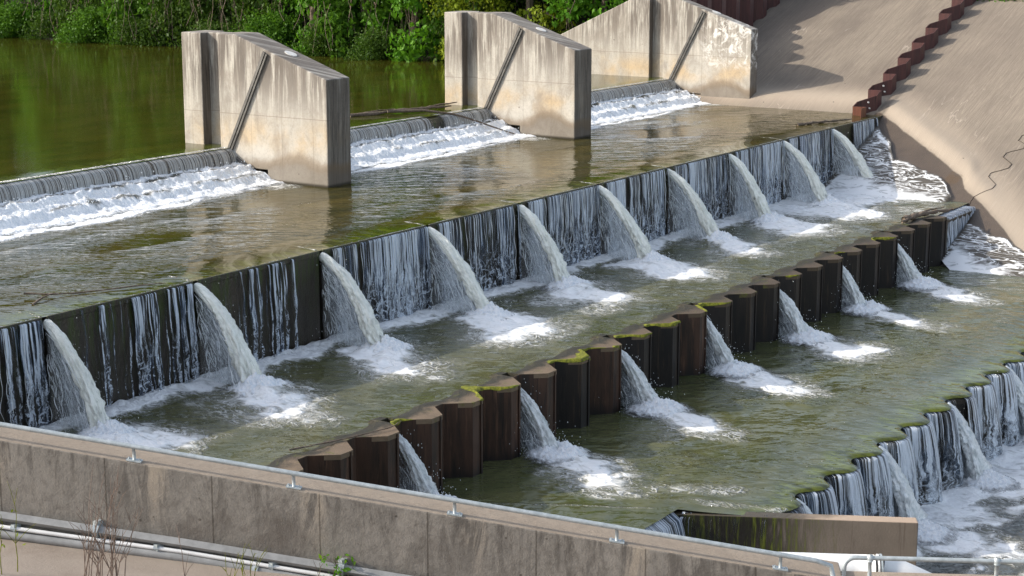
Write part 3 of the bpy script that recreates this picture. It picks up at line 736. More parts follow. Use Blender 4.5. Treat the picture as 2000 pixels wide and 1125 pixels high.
def curtain(k, a, b, covf, label):
    nu = int((b-a)/(.018 if k < 2 else .04)); nv = 46; drop = 2.36
    xs = np.linspace(a, b, nu); th = np.linspace(0, 1, nv); X, T = np.meshgrid(xs, th, indexing='ij')
    D = T*drop
    ridge = fbm(X*7, D*.35, 200+k, 3)-.5
    fold = fbm(X*5+1.2*fbm(X*2, D*2, 210+k), D*2.2, 220+k, 3)-.5
    out = .05+.075*np.sqrt(D)+.05*ridge*sst(0, .3, D)+.16*fold*sst(.5, 2.0, D)
    Y = CREST_Y-out; Z = -.01-D
    # the lip itself
    lipm = T < .02
    Y = np.where(lipm, CREST_Y+.06, Y); Z = np.where(lipm, -.022, Z-.012)
    cov = covf(X, D)
    o = mk('water_curtain', np.stack([X, Y, Z], -1), grid_faces(nu, nv), M['curtain'], None, True, {'cov': cov}, np.stack([X, D], -1))
    tag(o, label, 'waterfall', 'water curtains on the tall weir')
    # separate rounded strands in front of the sheet
    s = MB(); ns = int(12*(b-a)/4.3)
    for j in range(ns*3):
        x = a+.05+rng.random()*(b-a-.1)
        c = float(covf(np.array(x), np.array(.2)))
        if rng.random() > c*.75 or k in (0, 1): continue
        l = drop*(.35+.65*rng.random()); d = np.linspace(0, l, 13); ph = rng.random(3)*6
        amp = .012+.045*sst(.4, 2, d)
        px = x+amp*np.sin(d*4.5+ph[0])+amp*.7*np.sin(d*9+ph[1])
        py = CREST_Y-(.07+.085*np.sqrt(d)+.03*rng.random())+amp*.5*np.sin(d*7+ph[2])
        r = (.004+.005*rng.random())*(1+.5*np.sin(d*11+ph[1]))*np.interp(d, [0, .1, l-.1, l], [.4, 1, .8, .2])
        s.tube(np.stack([px, py, -.03-d], 1), r, 4)
    if s.n: st = s.build('strands', M['spray'], o, True); st['kind'] = 'stuff'
def cfun(k):
    def f(X, D):
        n = fbm(X*1.25, D*.06, 300+k, 3); base = {-1: .88, 0: .70, 1: .50}.get(k, 1.02 if k > 3 else .93)
        c = base+(n-.5)*(1.2 if k < 2 else .6)
        a = 24.6+4.44*k
        if k < 2:
            rk = np.random.default_rng(60+k); c = np.zeros_like(X)+(.36 if k == -1 else .20)+(n-.5)*.4
            lo_, hi_, ns_ = {-1: (.1, 4.3, 95), 0: (.75, 4.25, 64), 1: (.8, 3.4, 40)}[k]
            for _ in range(ns_):
                p_ = a+lo_+(hi_-lo_)*rk.random()**(1 if k else .75); w_ = .018+.04*rk.random()**2; h_ = .32+.62*rk.random()
                if k == 1: h_ *= .55+.6*math.exp(-((p_-a-2.3)/.6)**2)
                if k == 0: h_ *= .7+.4*(p_ > a+2.4)
                c = c+h_*np.exp(-((X-p_-.02*np.sin(D*5+p_*9))/w_)**2)
            c = np.minimum(c, 1.05)
        if k >= 2:
            c = c-.8*np.exp(-((X-a-.22)/.16)**2)-.9*np.exp(-((X-a-4.17)/.10)**2)*(1 if k % 2 else .3)
            c = c-.75*np.exp(-((X-a-(1.5+.9*math.sin(k*3.1)))/.07)**2)
        if k == 9: c = c-1.2*sst(a+.3, a+.5, X)*sst(a+1.9, a+1.7, X)
        return np.clip(c, 0, 1.25)
    return f
ordn = ['first', 'second', 'third', 'fourth', 'fifth', 'sixth', 'seventh', 'eighth', 'ninth', 'tenth', 'eleventh']
ctx = ['curtain of bluish strands at the left picture edge, behind the near wall', 'ragged broken strands on the dark panel left of the second jet of the tall weir',
       'few thin threads on a nearly dry black panel of the tall weir']
for k in range(-1, 10):
    a = 24.6+4.44*k+.10; b = 24.6+4.44*(k+1)-.06
    if k == 9: b = 69.0
    lab = ctx[k+1] if k < 2 else 'bluish water curtain on the %s panel of the tall weir from the left' % ordn[k+1]
    if k == 9: lab = 'short broken water curtain at the far right end of the tall weir, touching the bank'
    curtain(k, a, b, cfun(k), lab)

# ---------------------------------------------------------------- jets
def jet_parts(seed, v, drop, matc, w0=.11, w1=.22, veil=1.0, vz0=1.3, nstr=230):
    rs = np.random.default_rng(seed); g = 9.8; T = (math.sqrt(vz0**2+2*g*drop)-vz0)/g
    # core
    nt_, k = 70, 40; t = np.linspace(0, T*1.03, nt_); an = np.arange(k)*2*np.pi/k
    tt, aa = np.meshgrid(t, an, indexing='ij'); q = tt/T
    a = w0+(w1-w0)*q; bt = .11+.06*q
    n = fbm(aa*2.2+seed, tt*9, seed, 4)-.5; n_b = fbm(np.cos(aa)*3+seed, tt*14+np.sin(aa)*3, seed+3, 3)-.5
    n_c = fbm(np.cos(aa)*9+seed, tt*38+np.sin(aa)*9, seed+8, 3)-.5
    rr = 1+(.5*n+.7*n_b)*(.4+1.2*q)+n_c*(.22+.85*q)
    vy, vz = -v*np.ones_like(tt), -vz0-g*tt; ln = np.sqrt(vy**2+vz**2)
    nx, ny = -vz/ln*-1, vy/ln   # normal in the fall plane (pointing up-stream / up)
    Xc = a*np.cos(aa)*rr+.05*np.sin(tt*9+seed)*q
    off = bt*np.sin(aa)*rr
    Y = -v*tt+off*(vz/ln); Z = -vz0*tt-g*tt*tt/2-off*(vy/ln)
    V = np.stack([Xc, Y, Z], -1)
    F = []
    for i in range(nt_-1):
        for j in range(k): F.append((i*k+j, (i+1)*k+j, (i+1)*k+(j+1) % k, i*k+(j+1) % k))
    thin = np.clip(.06+.24*q**1.3+.10*np.sin(aa), 0, 1)
    core = (V, F, {'thin': thin.ravel()}, np.stack([aa/6.283, tt*4], -1))
    # torn veil hanging between the core and the wall: two thin ragged sheets
    vV = []; vF = []; vU = []; vC = []; n0 = 0
    for lay in (0, 1):
        na, nb_ = 26, 30; A_, T_ = np.meshgrid(np.linspace(0, 1, na), np.linspace(0, 1, nb_), indexing='ij')
        vv = v*(1-.93*A_**.8)*(.98-.06*lay); z0 = -.04-.42*A_; dz = drop+z0; T1 = (np.sqrt(vz0**2+2*g*dz)-vz0)/g; tq = T_*T1
        Xv = (.10 if lay else -.09)*(.3+T_)+.16*(fbm(A_*5+seed, T_*5+lay*7, seed+20, 3)-.5)*(.3+T_)
        Yv = -vv*tq-.02+.10*(fbm(A_*6, T_*6, seed+22+lay, 3)-.5)*T_; Zv = z0-vz0*tq-g*tq*tq/2
        vV.append(np.stack([Xv, Yv, Zv], -1).reshape(-1, 3)); vF.append(grid_faces(na, nb_)+n0); n0 += na*nb_
        vU.append(np.stack([A_*1.9, T_*drop+lay*3.3], -1).reshape(-1, 2)); vC.append((.50-.20*A_+.06*T_-.25*sst(.55,1.,A_)).ravel())
    veil_ = (np.concatenate(vV), np.concatenate(vF), {'cov': np.concatenate(vC)}, np.concatenate(vU))
    # loose strands under the core
    s = MB()
    for i in range(nstr):
        u = rs.random()
        if u < .58*veil:
            z0 = -.05-.95*rs.random()**1.3; vv = v*(.12+.8*rs.random()); x0 = .05*rs.normal(); sx = .18*rs.normal()
        else:
            z0 = .045*rs.normal()-.04; vv = v*(.72+.32*rs.random()); x0 = .10*rs.normal(); sx = .22*rs.normal()
        dz = drop+z0
        if dz < .3: continue
        T1 = (math.sqrt(vz0**2+2*g*dz)-vz0)/g; t0 = T1*(.08+.8*rs.random()); t1 = min(T1, t0+T1*(.05+.20*rs.random()))
        t = np.linspace(t0, t1, 9); ph = rs.random(2)*6
        P = np.stack([x0+sx*t+.05*t/T*np.sin(t*40+ph[0]), -vv*t+.05*t/T*np.sin(t*47+ph[1]), z0-vz0*t-g*t*t/2], 1)
        s.tube(P, (.004+.008*rs.random())*np.interp(np.arange(9), [0, 2, 6, 8], [.3, 1, .9, .2]), 4)
    # drops
    for i in range(420):
        x, y, z = rs.normal()*.42, -v*T*(1-.8*rs.random()**2)+rs.normal()*.35, -drop+.02+abs(rs.normal())*.30
        if i % 3 == 0:
            tq = T*rs.random()**.6; x = rs.normal()*.30; y = -v*tq*(.5+.6*rs.random())+.12*rs.normal(); z = -vz0*tq-g*tq*tq/2+.15*rs.normal()
        y = min(y, -.10)
        if z < -drop: z = -drop+.05
        r = .004+.009*rs.random()
        s.add([(x-r, y, z), (x+r, y, z), (x, y-r, z), (x, y+r, z), (x, y, z-r*1.5), (x, y, z+r*1.5)],
              [(0, 2, 5), (2, 1, 5), (1, 3, 5), (3, 0, 5), (2, 0, 4), (1, 2, 4), (3, 1, 4), (0, 3, 4)])
    return core, s, veil_
def splash_mesh(seed, rx, ry, h):
    nu = nv = 90; U, W = np.meshgrid(np.linspace(-1, 1, nu), np.linspace(-1, 1, nv), indexing='ij')
    r = np.sqrt(U**2+W**2); n = fbm(U*4+seed, W*4, seed, 4); n2 = fbm(U*13+seed, W*13, seed+5, 3)
    Z = h*(np.exp(-(r/.45)**2)*(.1+1.2*n)+.9*np.exp(-(r/.75)**2)*(n2-.3))-.07*sst(.35, 1., r+.5*(n-.5))
    return np.stack([U*rx, W*ry, Z], -1), grid_faces(nu, nv), {'foam': np.clip(1.25-r*1.0, 0, 1)}
def make_jet(name, label, cat, group, seed, v, drop, mat, loc, **kw):
    core, s, vl = jet_parts(seed, v, drop, mat, **kw)
    t = thing(name, label, cat, loc, group)
    mk('core', core[0], core[1], mat, t, True, core[2], core[3])
    mk('veil', vl[0], vl[1], M['veil'], t, True, vl[2], vl[3])
    sp = s.build('spray', M['spray'], t, True); sp['kind'] = 'stuff'
    V, F, A = splash_mesh(seed, 1.05, 1.0, .26); vz0 = kw.get('vz0', 1.3); T = (math.sqrt(vz0**2+19.6*drop)-vz0)/9.8
    o = mk('splash', V, F, M['splash'], t, True, A); o.location = (0, -v*T-.12, -drop+.05)
    return t
protos = []
for i in range(3):
    protos.append(make_jet('water_jet', '', 'water jet', 'jets from the notches of the tall weir', 11+i*7, 3.2+.1*i, 2.13, M['jet'], (SLOTS[i]+.06, 27.62, -.17)))
where = ['above the near concrete wall at left', 'right of the ragged broken strands', 'right of the nearly dry black panel', 'left of the middle of the picture',
         'in the centre of the picture', 'just right of the picture centre', 'below the middle pier and its dark reflection', 'between the middle pier and the abutment', 'second from the bank at the far right', 'nearest to the bank at the far right']
for k, s in enumerate(SLOTS):
    t = protos[k] if k < 3 else copy_tree(protos[(k*2+1) % 3])
    t.location = (s+.06, 27.62, -.17); t['label'] = '%s jet of the tall weir from left, %s' % (ordn[k], where[k])
    t.scale = ((.82+.36*((k*37) % 10)/10)*(-1 if k % 2 and k > 2 else 1), .90+.16*((k*53) % 10)/10, 1)
protos2 = []
for i in range(2):
    protos2.append(make_jet('water_jet', '', 'water jet', 'jets between the steel piles', 41+i*9, 2.75, 1.42, M['jet2'], (0, 0, 0), w0=.12, w1=.19, veil=.8, nstr=170))
where2 = ['cut off by the near concrete wall', 'beside rusty brown piles', 'left of two moss topped piles', 'below a moss capped brown pile', 'in the right half, among dark piles', 'right of three dark piles', 'nearest to the bank']
for k, s in enumerate(JETS2):
    t = protos2[k] if k < 2 else copy_tree(protos2[k % 2])
    t.location = (s, 21.56, -2.42); t['label'] = '%s jet between the steel piles from left, %s' % (ordn[k], where2[k])
    t.scale = ((.85+.4*((k*29) % 7)/7)*(-1 if k in (3, 4) else 1), .92+.16*((k*17) % 7)/7, 1)
p3 = None
for k, s in enumerate(JETS3):
    if p3 is None: t = p3 = make_jet('water_jet', '', 'water jet', 'broad gushes from the scalloped weir', 77, 2.1, 1.85, M['jet2'], (0, 0, 0), w0=.13, w1=.40, veil=.7, nstr=200)
    else: t = copy_tree(p3)
    t.location = (s, 14.85, -4.12); t['label'] = '%s broad gush from the low scalloped weir at lower right, counted from the near end' % ordn[k]

# ---------------------------------------------------------------- steel sheet pile walls
def unit(xr, outer, inner, wl_=.42, fl=.38, wr=.42):
    # one period ending at xr (right end of the outer flange): inner flange, left web, outer flange, right web
    return [(xr-fl-wl_, inner), (xr-fl, outer), (xr, outer), (xr+wr, inner)]
def strip(pts, z0, z1, th=.02):
    pts = np.array(pts, float); n = len(pts); d = np.gradient(pts, axis=0); d /= np.linalg.norm(d, axis=1)[:, None]
    nr = np.stack([-d[:, 1], d[:, 0]], 1)*th
    A, B = pts, pts+nr; z0 = np.broadcast_to(z0, n); z1 = np.broadcast_to(z1, n)
    V = [(*A[i], z0[i]) for i in range(n)]+[(*A[i], z1[i]) for i in range(n)]+[(*B[i], z0[i]) for i in range(n)]+[(*B[i], z1[i]) for i in range(n)]
    F = []
    for i in range(n-1):
        F += [(i, i+1, n+i+1, n+i), (2*n+i+1, 2*n+i, 3*n+i, 3*n+i+1), (n+i, n+i+1, 3*n+i+1, 3*n+i), (2*n+i, 2*n+i+1, i+1, i)]
    F += [(0, n, 3*n, 2*n), (n-1, 2*n+n-1, 3*n+n-1, 2*n-1)]
    return V, F
pw = thing('sheet_pile_wall', 'zigzag wall of rusty steel sheet piles with brown capping across the middle pool', 'sheet pile wall', (42, 21.3, -3.8))
allp = []
for n, xr in enumerate(PX):
    u = unit(xr, 21.05, 21.53); nxt = xr+1.5036-.38-.42
    pts = u+[(nxt, 21.53)]
    if n == len(PX)-1: pts = u[:3]+[(xr+.02, 21.6)]
    m = MB(); V, F = strip(pts, -5.2, -2.215); m.add(V, F)
    # interlock rib along the outer flange
    m.box(xr-.10, xr-.06, 21.02, 21.06, -5.2, -2.23)
    is_rusty = n < 9 or n in (10, 13)  # brown rusted piles; the others get the darker steel
    o = m.build('pile', M['rust' if is_rusty else 'dark_steel'], pw); o.location = (-42, -21.3, 3.8)
    if is_rusty: o['label'] = 'brown rusty steel pile'
    allp += u
def cap_top():
    front = []
    for n, xr in enumerate(PX):
        nxt = xr+1.5036-.38-.42; isj = any(abs(xr+.42-(s-.12)) < .35 for s in JETS2)
        u = unit(xr, 21.04, 21.54)
        front += u
        if isj and n < len(PX)-1: front += [(xr+.43, 21.86), (nxt-.02, 21.86)]
    xr = PX[-1]; front = front[:-1]+[(xr+.03, 21.5)]
    V = []; F = []
    # ladder of quads from the zigzag front to a straight back edge
    back = 22.35; n = len(front)
    rows = 7
    for i, (x, y) in enumerate(front):
        for r in range(rows):
            q = r/(rows-1); yy = y+(back-y)*q
            z = -2.205-.01*q-.16*sst(.35, 1., np.array(q))+.035*(float(fbm(np.array(x*1.7), np.array(yy*1.7), 400))-.5)*q
            V.append((x, yy, float(z)))
    b0 = len(V)
    for i in range(n-1):
        for r in range(rows-1): F.append((i*rows+r, (i+1)*rows+r, (i+1)*rows+r+1, i*rows+r+1))
    for i, (x, y) in enumerate(front): V.append((x, y, -2.31))
    for i in range(n-1): F.append((b0+i, b0+i+1, (i+1)*rows, i*rows))
    return V, F
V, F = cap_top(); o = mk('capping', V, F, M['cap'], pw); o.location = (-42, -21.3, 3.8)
# concrete backing seen inside the notches
m = MB(); m.box(PX[0]-1, PX[-1]+.0, 21.9, 22.2, -5, -2.45)
for s in JETS2:
    m.box(s-.35, s-.17, 21.57, 21.9, -5, -2.5); m.box(s+.17, s+.35, 21.57, 21.9, -5, -2.5)
o = m.build('backing', M['weir'], pw); o.location = (-42, -21.3, 3.8)
FR = []
for xr in PX: FR += unit(xr, 21.03, 21.52)
FX = np.array([p[0] for p in FR]); FY = np.array([p[1] for p in FR])
def moss_rim(x0, x1, wmax, seed):
    n = int((x1-x0)/.03); xs = np.linspace(x0, x1, n); yf = np.interp(xs, FX, FY); q = np.sin(np.linspace(0, np.pi, n))**.6
    wd = wmax*q*np.clip(1.7*fbm(xs*2.6, xs*0, seed, 4)-.35, .02, 1.3); V = []; F = []; nr = 8
    for i in range(n):
        for j in range(nr):
            r = j/(nr-1); y = yf[i]-.012+wd[i]*r; h = .030*(1-r**2)*(.3+1.2*float(fbm(xs[i:i+1]*14, np.array([y*14]), seed+1)[0]))*q[i]
            V.append((xs[i], y, -2.203+h if j else -2.203-.10*q[i]*float(fbm(xs[i:i+1]*5, np.array([0.]), seed+2)[0])))
    return V, (grid_faces(n, nr)).tolist()
for i, (x0, x1, w_) in enumerate([(30.7, 32.3, .62), (34.3, 36.4, .42), (36.5, 36.75, .3), (37.4, 38.4, .26), (38.9, 40.0, .30), (41.3, 42.8, .36), (28.2, 28.75, .5), (53.7, 54.7, .3), (50.9, 51.3, .15), (46.8, 47.2, .15)]):
    V, F = moss_rim(x0, x1, w_, 500+i*5); o = mk('moss', V, F, M['moss'], pw, True); o.location = (-42, -21.3, 3.8)
# low end step where the wall meets the bank
e = MB(); e.box(59.6, 62.6, 21.2, 22.1, -5, -2.42); e.box(59.5, 59.66, 21.05, 22.2, -5, -2.3)
o = bevel(e.build('end_step', M['weir'], pw), .03); o.location = (-42, -21.3, 3.8)
nu, nv = 70, 22; X, T = np.meshgrid(np.linspace(59.62, 62.9, nu), np.linspace(0, 1, nv), indexing='ij'); drop = 1.3-.4*(X-59.6)*.9
D = T*np.maximum(drop, .1); Y = 21.25-.12*np.sqrt(D)-.05*(fbm(X*6, D*2, 600)-.5); Y = np.where(T < .02, 21.7, Y); Z = -2.33-D
o = mk('water_curtain', np.stack([X, Y, Z], -1), grid_faces(nu, nv), M['curtain'], None, True, {'cov': np.full_like(X, 1.05)}, np.stack([X, D], -1))
tag(o, 'short blue-grey spill beside the last steel pile and driftwood log, against the wet bank', 'waterfall')

# third, scalloped weir
tw = thing('sheet_pile_weir', 'low mossy sheet pile weir with rounded scalloped lip at lower right', 'sheet pile weir', (42, 14.8, -5.5))
for n, xr in enumerate(SX):
    u = unit(xr, 14.60, 14.98); pts = (u if n else u[1:])+[(xr+1.507-.80, 14.98)]
    V, F = strip(pts, -7.1, -4.07); o = mk('pile', V, F, M['dark_steel'], tw); o.location = (-42, -14.8, 5.5)
V = []; F = []
for i, (x, y) in enumerate(front): V += [(x, y, -4.06), (x, 15.5, -4.14), (x, y, -4.2)]
for i in range(len(front)-1): F += [(3*i, 3*i+3, 3*i+4, 3*i+1), (3*i+2, 3*i+5, 3*i+3, 3*i)]
o = mk('capping', V, F, M['weir'], tw); o.location = (-42, -14.8, 5.5)
# one fall per pile
def scallop_fall(n, xr):
    x0, x1 = xr-1.10, xr+.42
    nu, nv = 60, 34; X, T = np.meshgrid(np.linspace(x0, x1, nu), np.linspace(0, 1, nv), indexing='ij'); D = T*2.0
    # outward normal of the smoothed scallop line
    e_ = 1e-2; yy = sm(X, .12); sl = (sm(X+e_, .12)-sm(X-e_, .12))/(2*e_); nl = np.sqrt(1+sl**2)
    ox, oy = sl/nl, -1/nl
    out = .05+.40*np.sqrt(D/2)*1.0+.06*(fbm(X*8, D*1.2, 710+n)-.5)*sst(.1, .8, D)+.10*(fbm(X*6, D*3, 730+n)-.5)*sst(.8, 2, D)
    Xn = X+ox*out*.8; Yn = yy+oy*out; Z = -4.01-D
    Z = np.where(T < .02, -4.0, Z); Yn = np.where(T < .02, yy+.05, Yn); Xn = np.where(T < .02, X, Xn)
    cov = .92+.5*(fbm(X*1.6, D*.1, 750+n)-.5)+.2*sst(xr-.6, xr, X)-.5*sst(xr-.8, xr-1.05, X)
    cov = cov-.55*np.exp(-((X-xr-.36)/.13)**2)-.25*sst(.55, .75, fbm(X*5, D*.1, 770+n))  # water thinned beside each pile to paint in the shadow between lobes
    cov = cov*sst(.0, .06, D+.035)
    if n == 0: cov = cov*sst(32.0, 32.4, X)
    o = mk('water_curtain', np.stack([Xn, Yn, Z], -1), grid_faces(nu, nv), M['scallop'], None, True, {'cov': cov}, np.stack([X, D], -1))
    tag(o, 'rounded fall off the %s scallop of the low weir, from its near end' % (ordn+['twelfth', 'thirteenth', 'fourteenth', 'fifteenth', 'sixteenth', 'seventeenth', 'eighteenth'])[n], 'waterfall', 'falls off the scalloped weir')
for n, xr in enumerate(SX[:14]): scallop_fall(n, xr)

# zigzag pile wall climbing the bank, in line with the tall weir
bw = thing('sheet_pile_wall', 'maroon zigzag sheet pile wall climbing the concrete bank', 'sheet pile wall', (73, 27.7, 0))
for n in range(9):
    D = 68.45+1.585*n; yo, yi = 28.02, 28.58
    pts = [(D-.66-.42, yi), (D-.66, yi), (D, yo), (D+.52, yo), (D+.50, yi)]
    if n == 0: pts = pts[2:]
    zb = [max(bankz(p[0])-.5, -.7) for p in pts]; zt_ = [max(bankz(p[0])+.66, .34) for p in pts]
    V, F = strip(pts, zb, zt_, .03); m = MB(); m.add(V, F)
    if n: m.tube([(D+.53, yo+.03, zb[0]), (D+.53, yo+.03, bankz(D+.5)+.62)], .035, 6)
    o = m.build('pile', M['orange_steel' if n == 0 else 'maroon'], bw); o.location = (-73, -27.7, 0)
    if n == 0: o['label'] = 'orange rusty end pile at the water edge'
    if n in (1, 2):
        k = MB()
        for q, dz in ((.45, -.16), (.38, -.42)):
            c = np.array([D-.66*q-.02, yo+.56*q-.02, bankz(D-.66*q)+.66+dz]); k.tube([c+np.array([.03, .035, 0]), c-np.array([.025, .03, 0])], .035, 10)
        b = k.build('bolt', M['hatch'], bw); b.location = (-73, -27.7, 0)
# rear pile wall behind the abutment
rw = thing('sheet_pile_wall', 'dark maroon corrugated sheet pile wall behind the abutment at the top edge', 'sheet pile wall', (76, 37.6, 2))
for n in range(9):
    xr = 72.0+1.45*n
    pts = [(xr-.80, 37.95), (xr-.38, 37.45), (xr, 37.45), (xr+.42, 37.95), (xr+.65, 37.95)]
    V, F = strip(pts, [bankz(p[0])-.5 for p in pts], 4.5, .03); o = mk('pile', V, F, M['maroon'], rw); o.location = (-76, -37.6, -2)
# crack: the buried zigzag of the middle pile wall showing through the bank
m = MB(); Z0 = [(62.9, 21.55), (63.7, 21.58), (64.35, 21.12), (64.75, 21.12), (65.3, 21.6), (65.65, 21.6), (66.1, 21.12), (66.45, 21.1), (66.95, 21.6), (67.3, 21.6), (67.75, 21.1), (68.1, 21.1), (68.35, 21.5), (68.75, 21.5), (69.2, 21.1), (69.7, 21.1), (70.2, 21.55), (70.6, 21.55), (71.1, 21.1), (71.6, 21.1)]
for i in range(len(Z0)-1):
    (xa, ya), (xb, yb) = Z0[i], Z0[i+1]
    P = [(xa+(xb-xa)*q+.03*(rng.random()-.5), ya+(yb-ya)*q+.03*(rng.random()-.5), 0) for q in np.linspace(0, 1, 4)]
    P = [(x, y, float(bank_height(x, y)[0])+.012) for x, y, _ in P]
    m.tube(P, .007+.008*rng.random(), 5)
tag(m.build('steel_edge', M['crack']), 'thin dark zigzag steel edge showing through the concrete bank at right', 'pile edge')

# lacy wash of water on the bank beside the pools
def wash(name, poly_edge, label, ylo, yhi, seed):
    g = bpy.data.materials.get('bank_wash')
    if g is None:
        G_ = G('bank_wash'); p = G_.pos; f = G_.attr('foam')
        fm = G_.n('ShaderNodeMapping', Vector=p); fm.inputs['Rotation'].default_value = (0, 0, R(35)); fm.inputs['Scale'].default_value = (1.5, .6, 1); q_ = fm.outputs[0]
        n1 = G_.noise(q_, 1.3, 5, .6, .9); n2 = G_.noise(q_, 1.0, 3, .5, 1.4); n3 = G_.noise(q_, 2.0, 3, .55, 1.2)
        lace = G_.m('MAXIMUM', G_.ss(G_.m('ABSOLUTE', G_.m('SUBTRACT', n2, .5)), .035, .004), G_.m('MULTIPLY', G_.ss(G_.m('ABSOLUTE', G_.m('SUBTRACT', n3, .5)), .03, .004), .8))
        solid = G_.m('MULTIPLY', G_.ss(G_.m('SUBTRACT', f, n1), -.02, .25), G_.ss(n3, .28, .46, .45, 1.))
        mask = G_.m('MAXIMUM', solid, G_.m('MULTIPLY', lace, G_.ss(f, .12, .4)), clamp=True)
        col = G_.mix(mask, (.115, .10, .078), (.90, .90, .89))
        sh = G_.bsdf(col, G_.m('ADD', .07, G_.m('MULTIPLY', mask, .4)), G_.bump(G_.m('ADD', mask, n1), .035, .6), ior=1.33)
        tr = G_.n('ShaderNodeBsdfTransparent').outputs[0]; al = G_.m('MAXIMUM', mask, G_.ss(f, .02, .25, 0., .85))
        mx = G_.n('ShaderNodeMixShader', i0=al); G_.t.links.new(tr, mx.inputs[1]); G_.t.links.new(sh, mx.inputs[2]); g = G_.done(mx.outputs[0])
    ys = np.linspace(ylo, yhi, 90); us = np.linspace(0, 1, 90); U, Y = np.meshgrid(us, ys, indexing='ij')
    ed = np.interp(Y, poly_edge[0], poly_edge[1])+.45*(fbm(Y*1.6, Y*0, seed)-.5)+.16*(fbm(Y*5, Y*0, seed+1)-.5); lo = np.interp(Y, poly_edge[0], poly_edge[2])
    X = lo+(ed-lo)*U
    Z = bankz(X)+.05-.10+.10*sst(-.4, .6, 0*X+ .6)+.05*fbm(X*3, Y*3, seed+2)*(1-U)
    Z = np.maximum(Z, bankz(X)+.03)
    f = (.90-.66*sst(.0, .75, U))*sst(1.0, .95, U)+.38*np.exp(-((U-.94)/.03)**2)*fbm(Y*2, Y*0, seed+4)*2+.16*sst(1, .9, U)
    f *= sst(ylo, ylo+.6, Y)*sst(yhi, yhi-.5, Y)
    struct(mk(name, np.stack([X, Y, Z], -1), grid_faces(90, 90), g, None, True, {'foam': f}))
wash('bank_wash_water', ([22.2, 22.8, 23.6, 24.6, 25.6, 26.4, 27.5], [63.4, 64.4, 65.2, 65.7, 66.2, 67.6, 68.9], [62.2, 62.2, 62.2, 62.2, 62.2, 62.4, 62.6]), '', 22.2, 27.55, 800)
wash('bank_wash_water', ([16.5, 17.4, 18.2, 19.2, 20.2, 21.2], [57.2, 58.4, 59.9, 60.9, 61.4, 61.9], [55, 56.0, 57.0, 57.4, 58.2, 59.3]), '', 16.5, 21.3, 810)

# ---------------------------------------------------------------- near walls, rails, pipes
nw = thing('training_wall', 'stained concrete wall with sloping coping across the lower left foreground', 'concrete wall', (16.62, 11.74, 0))
def wall_prism(s0, s1, z0f, z1f, off0, off1, nseg):
    V = []; F = []
    S = np.linspace(s0, s1, nseg+1)
    for s in S:
        for off, zf in ((off0, z0f), (off0, z1f), (off1, z1f), (off1, z0f)):
            p = wl(s, off); V.append((p[0], p[1], zf(s)))
    for i in range(nseg):
        for j in range(4): F.append((i*4+j, i*4+4+j, i*4+4+(j+1) % 4, i*4+(j+1) % 4))
    F += [(0, 1, 2, 3), tuple(nseg*4+j for j in (3, 2, 1, 0))]
    return V, F
V, F = wall_prism(-18, 4.62, lambda s: -6.9, ztop, 0, .66, 12); o = bevel(mk('sloping_wall', V, F, M['wall'], nw), .018, 2); o.location = (-16.62, -11.74, 0)
V, F = wall_prism(4.62, 20, lambda s: -6.9, lambda s: .205, 0, .66, 8); o = bevel(mk('level_wall', V, F, M['wall'], nw), .018, 2); o.location = (-16.62, -11.74, 0)
# short end wall of the lower pool
ew = MB(); d0 = np.array([.47, -.883]); a0 = np.array([28.0, 22.0]); a1 = np.array([33.28, 12.05]); nn = np.array([.883, .47])*.34
P = [a0, a1, a1+nn, a0+nn]
ew.prism(P[::-1], -7.0, [-4.0, -3.93, -3.93, -4.0][::1] if False else [-3.93, -3.99, -3.99, -3.93])
def endwall_mat():
    g = G('end_wall_concrete'); x, y, z = g.sep()[:3]
    base = g.mix(g.noise(g.pos, 1.4, 6, .6), (.15, .12, .092), (.28, .225, .175))
    st = g.noise(g.comb(g.m('MULTIPLY', y, 12.), 0., g.m('MULTIPLY', z, .8)), 1., 6, .7, .5)
    wet = g.ss(g.m('ADD', y, g.m('MULTIPLY', g.m('SUBTRACT', st, .5), 3.)), 13.4, 14.9)
    wc = g.mix(g.ss(st, .45, .6), (.018, .015, .011), (.06, .07, .008))
    wc = g.mix(g.m('MULTIPLY', g.ss(y, 15.6, 14.6), g.ss(st, .52, .62)), wc, (.12, .14, .012))
    base = g.mix(wet, base, wc)
    base = g.mix(g.m('MULTIPLY', g.ss(st, .56, .68), .55), base, (.12, .09, .07))
    nz = g.n('ShaderNodeNewGeometry').outputs['Normal']; up = g.ss(g.sep(nz)[2], .5, .8)
    tp = g.mix(g.ss(g.m('ADD', y, g.m('MULTIPLY', g.noise(g.pos, 2., 4), 1.5)), 14.2, 15.2), (.42, .32, .24), (.085, .07, .05))
    base = g.mix(up, base, tp)
    return g.done(g.bsdf(base, g.m('SUBTRACT', .85, g.m('MULTIPLY', wet, .5)), g.bump(g.noise(g.pos, 20., 5, .7), .015, .5), spec=.35))
M['endwall'] = endwall_mat()
o = bevel(ew.build('end_wall', M['endwall']), .02, 2); tag(o, 'short brown concrete end wall at lower right with mossy wet left half', 'concrete wall')
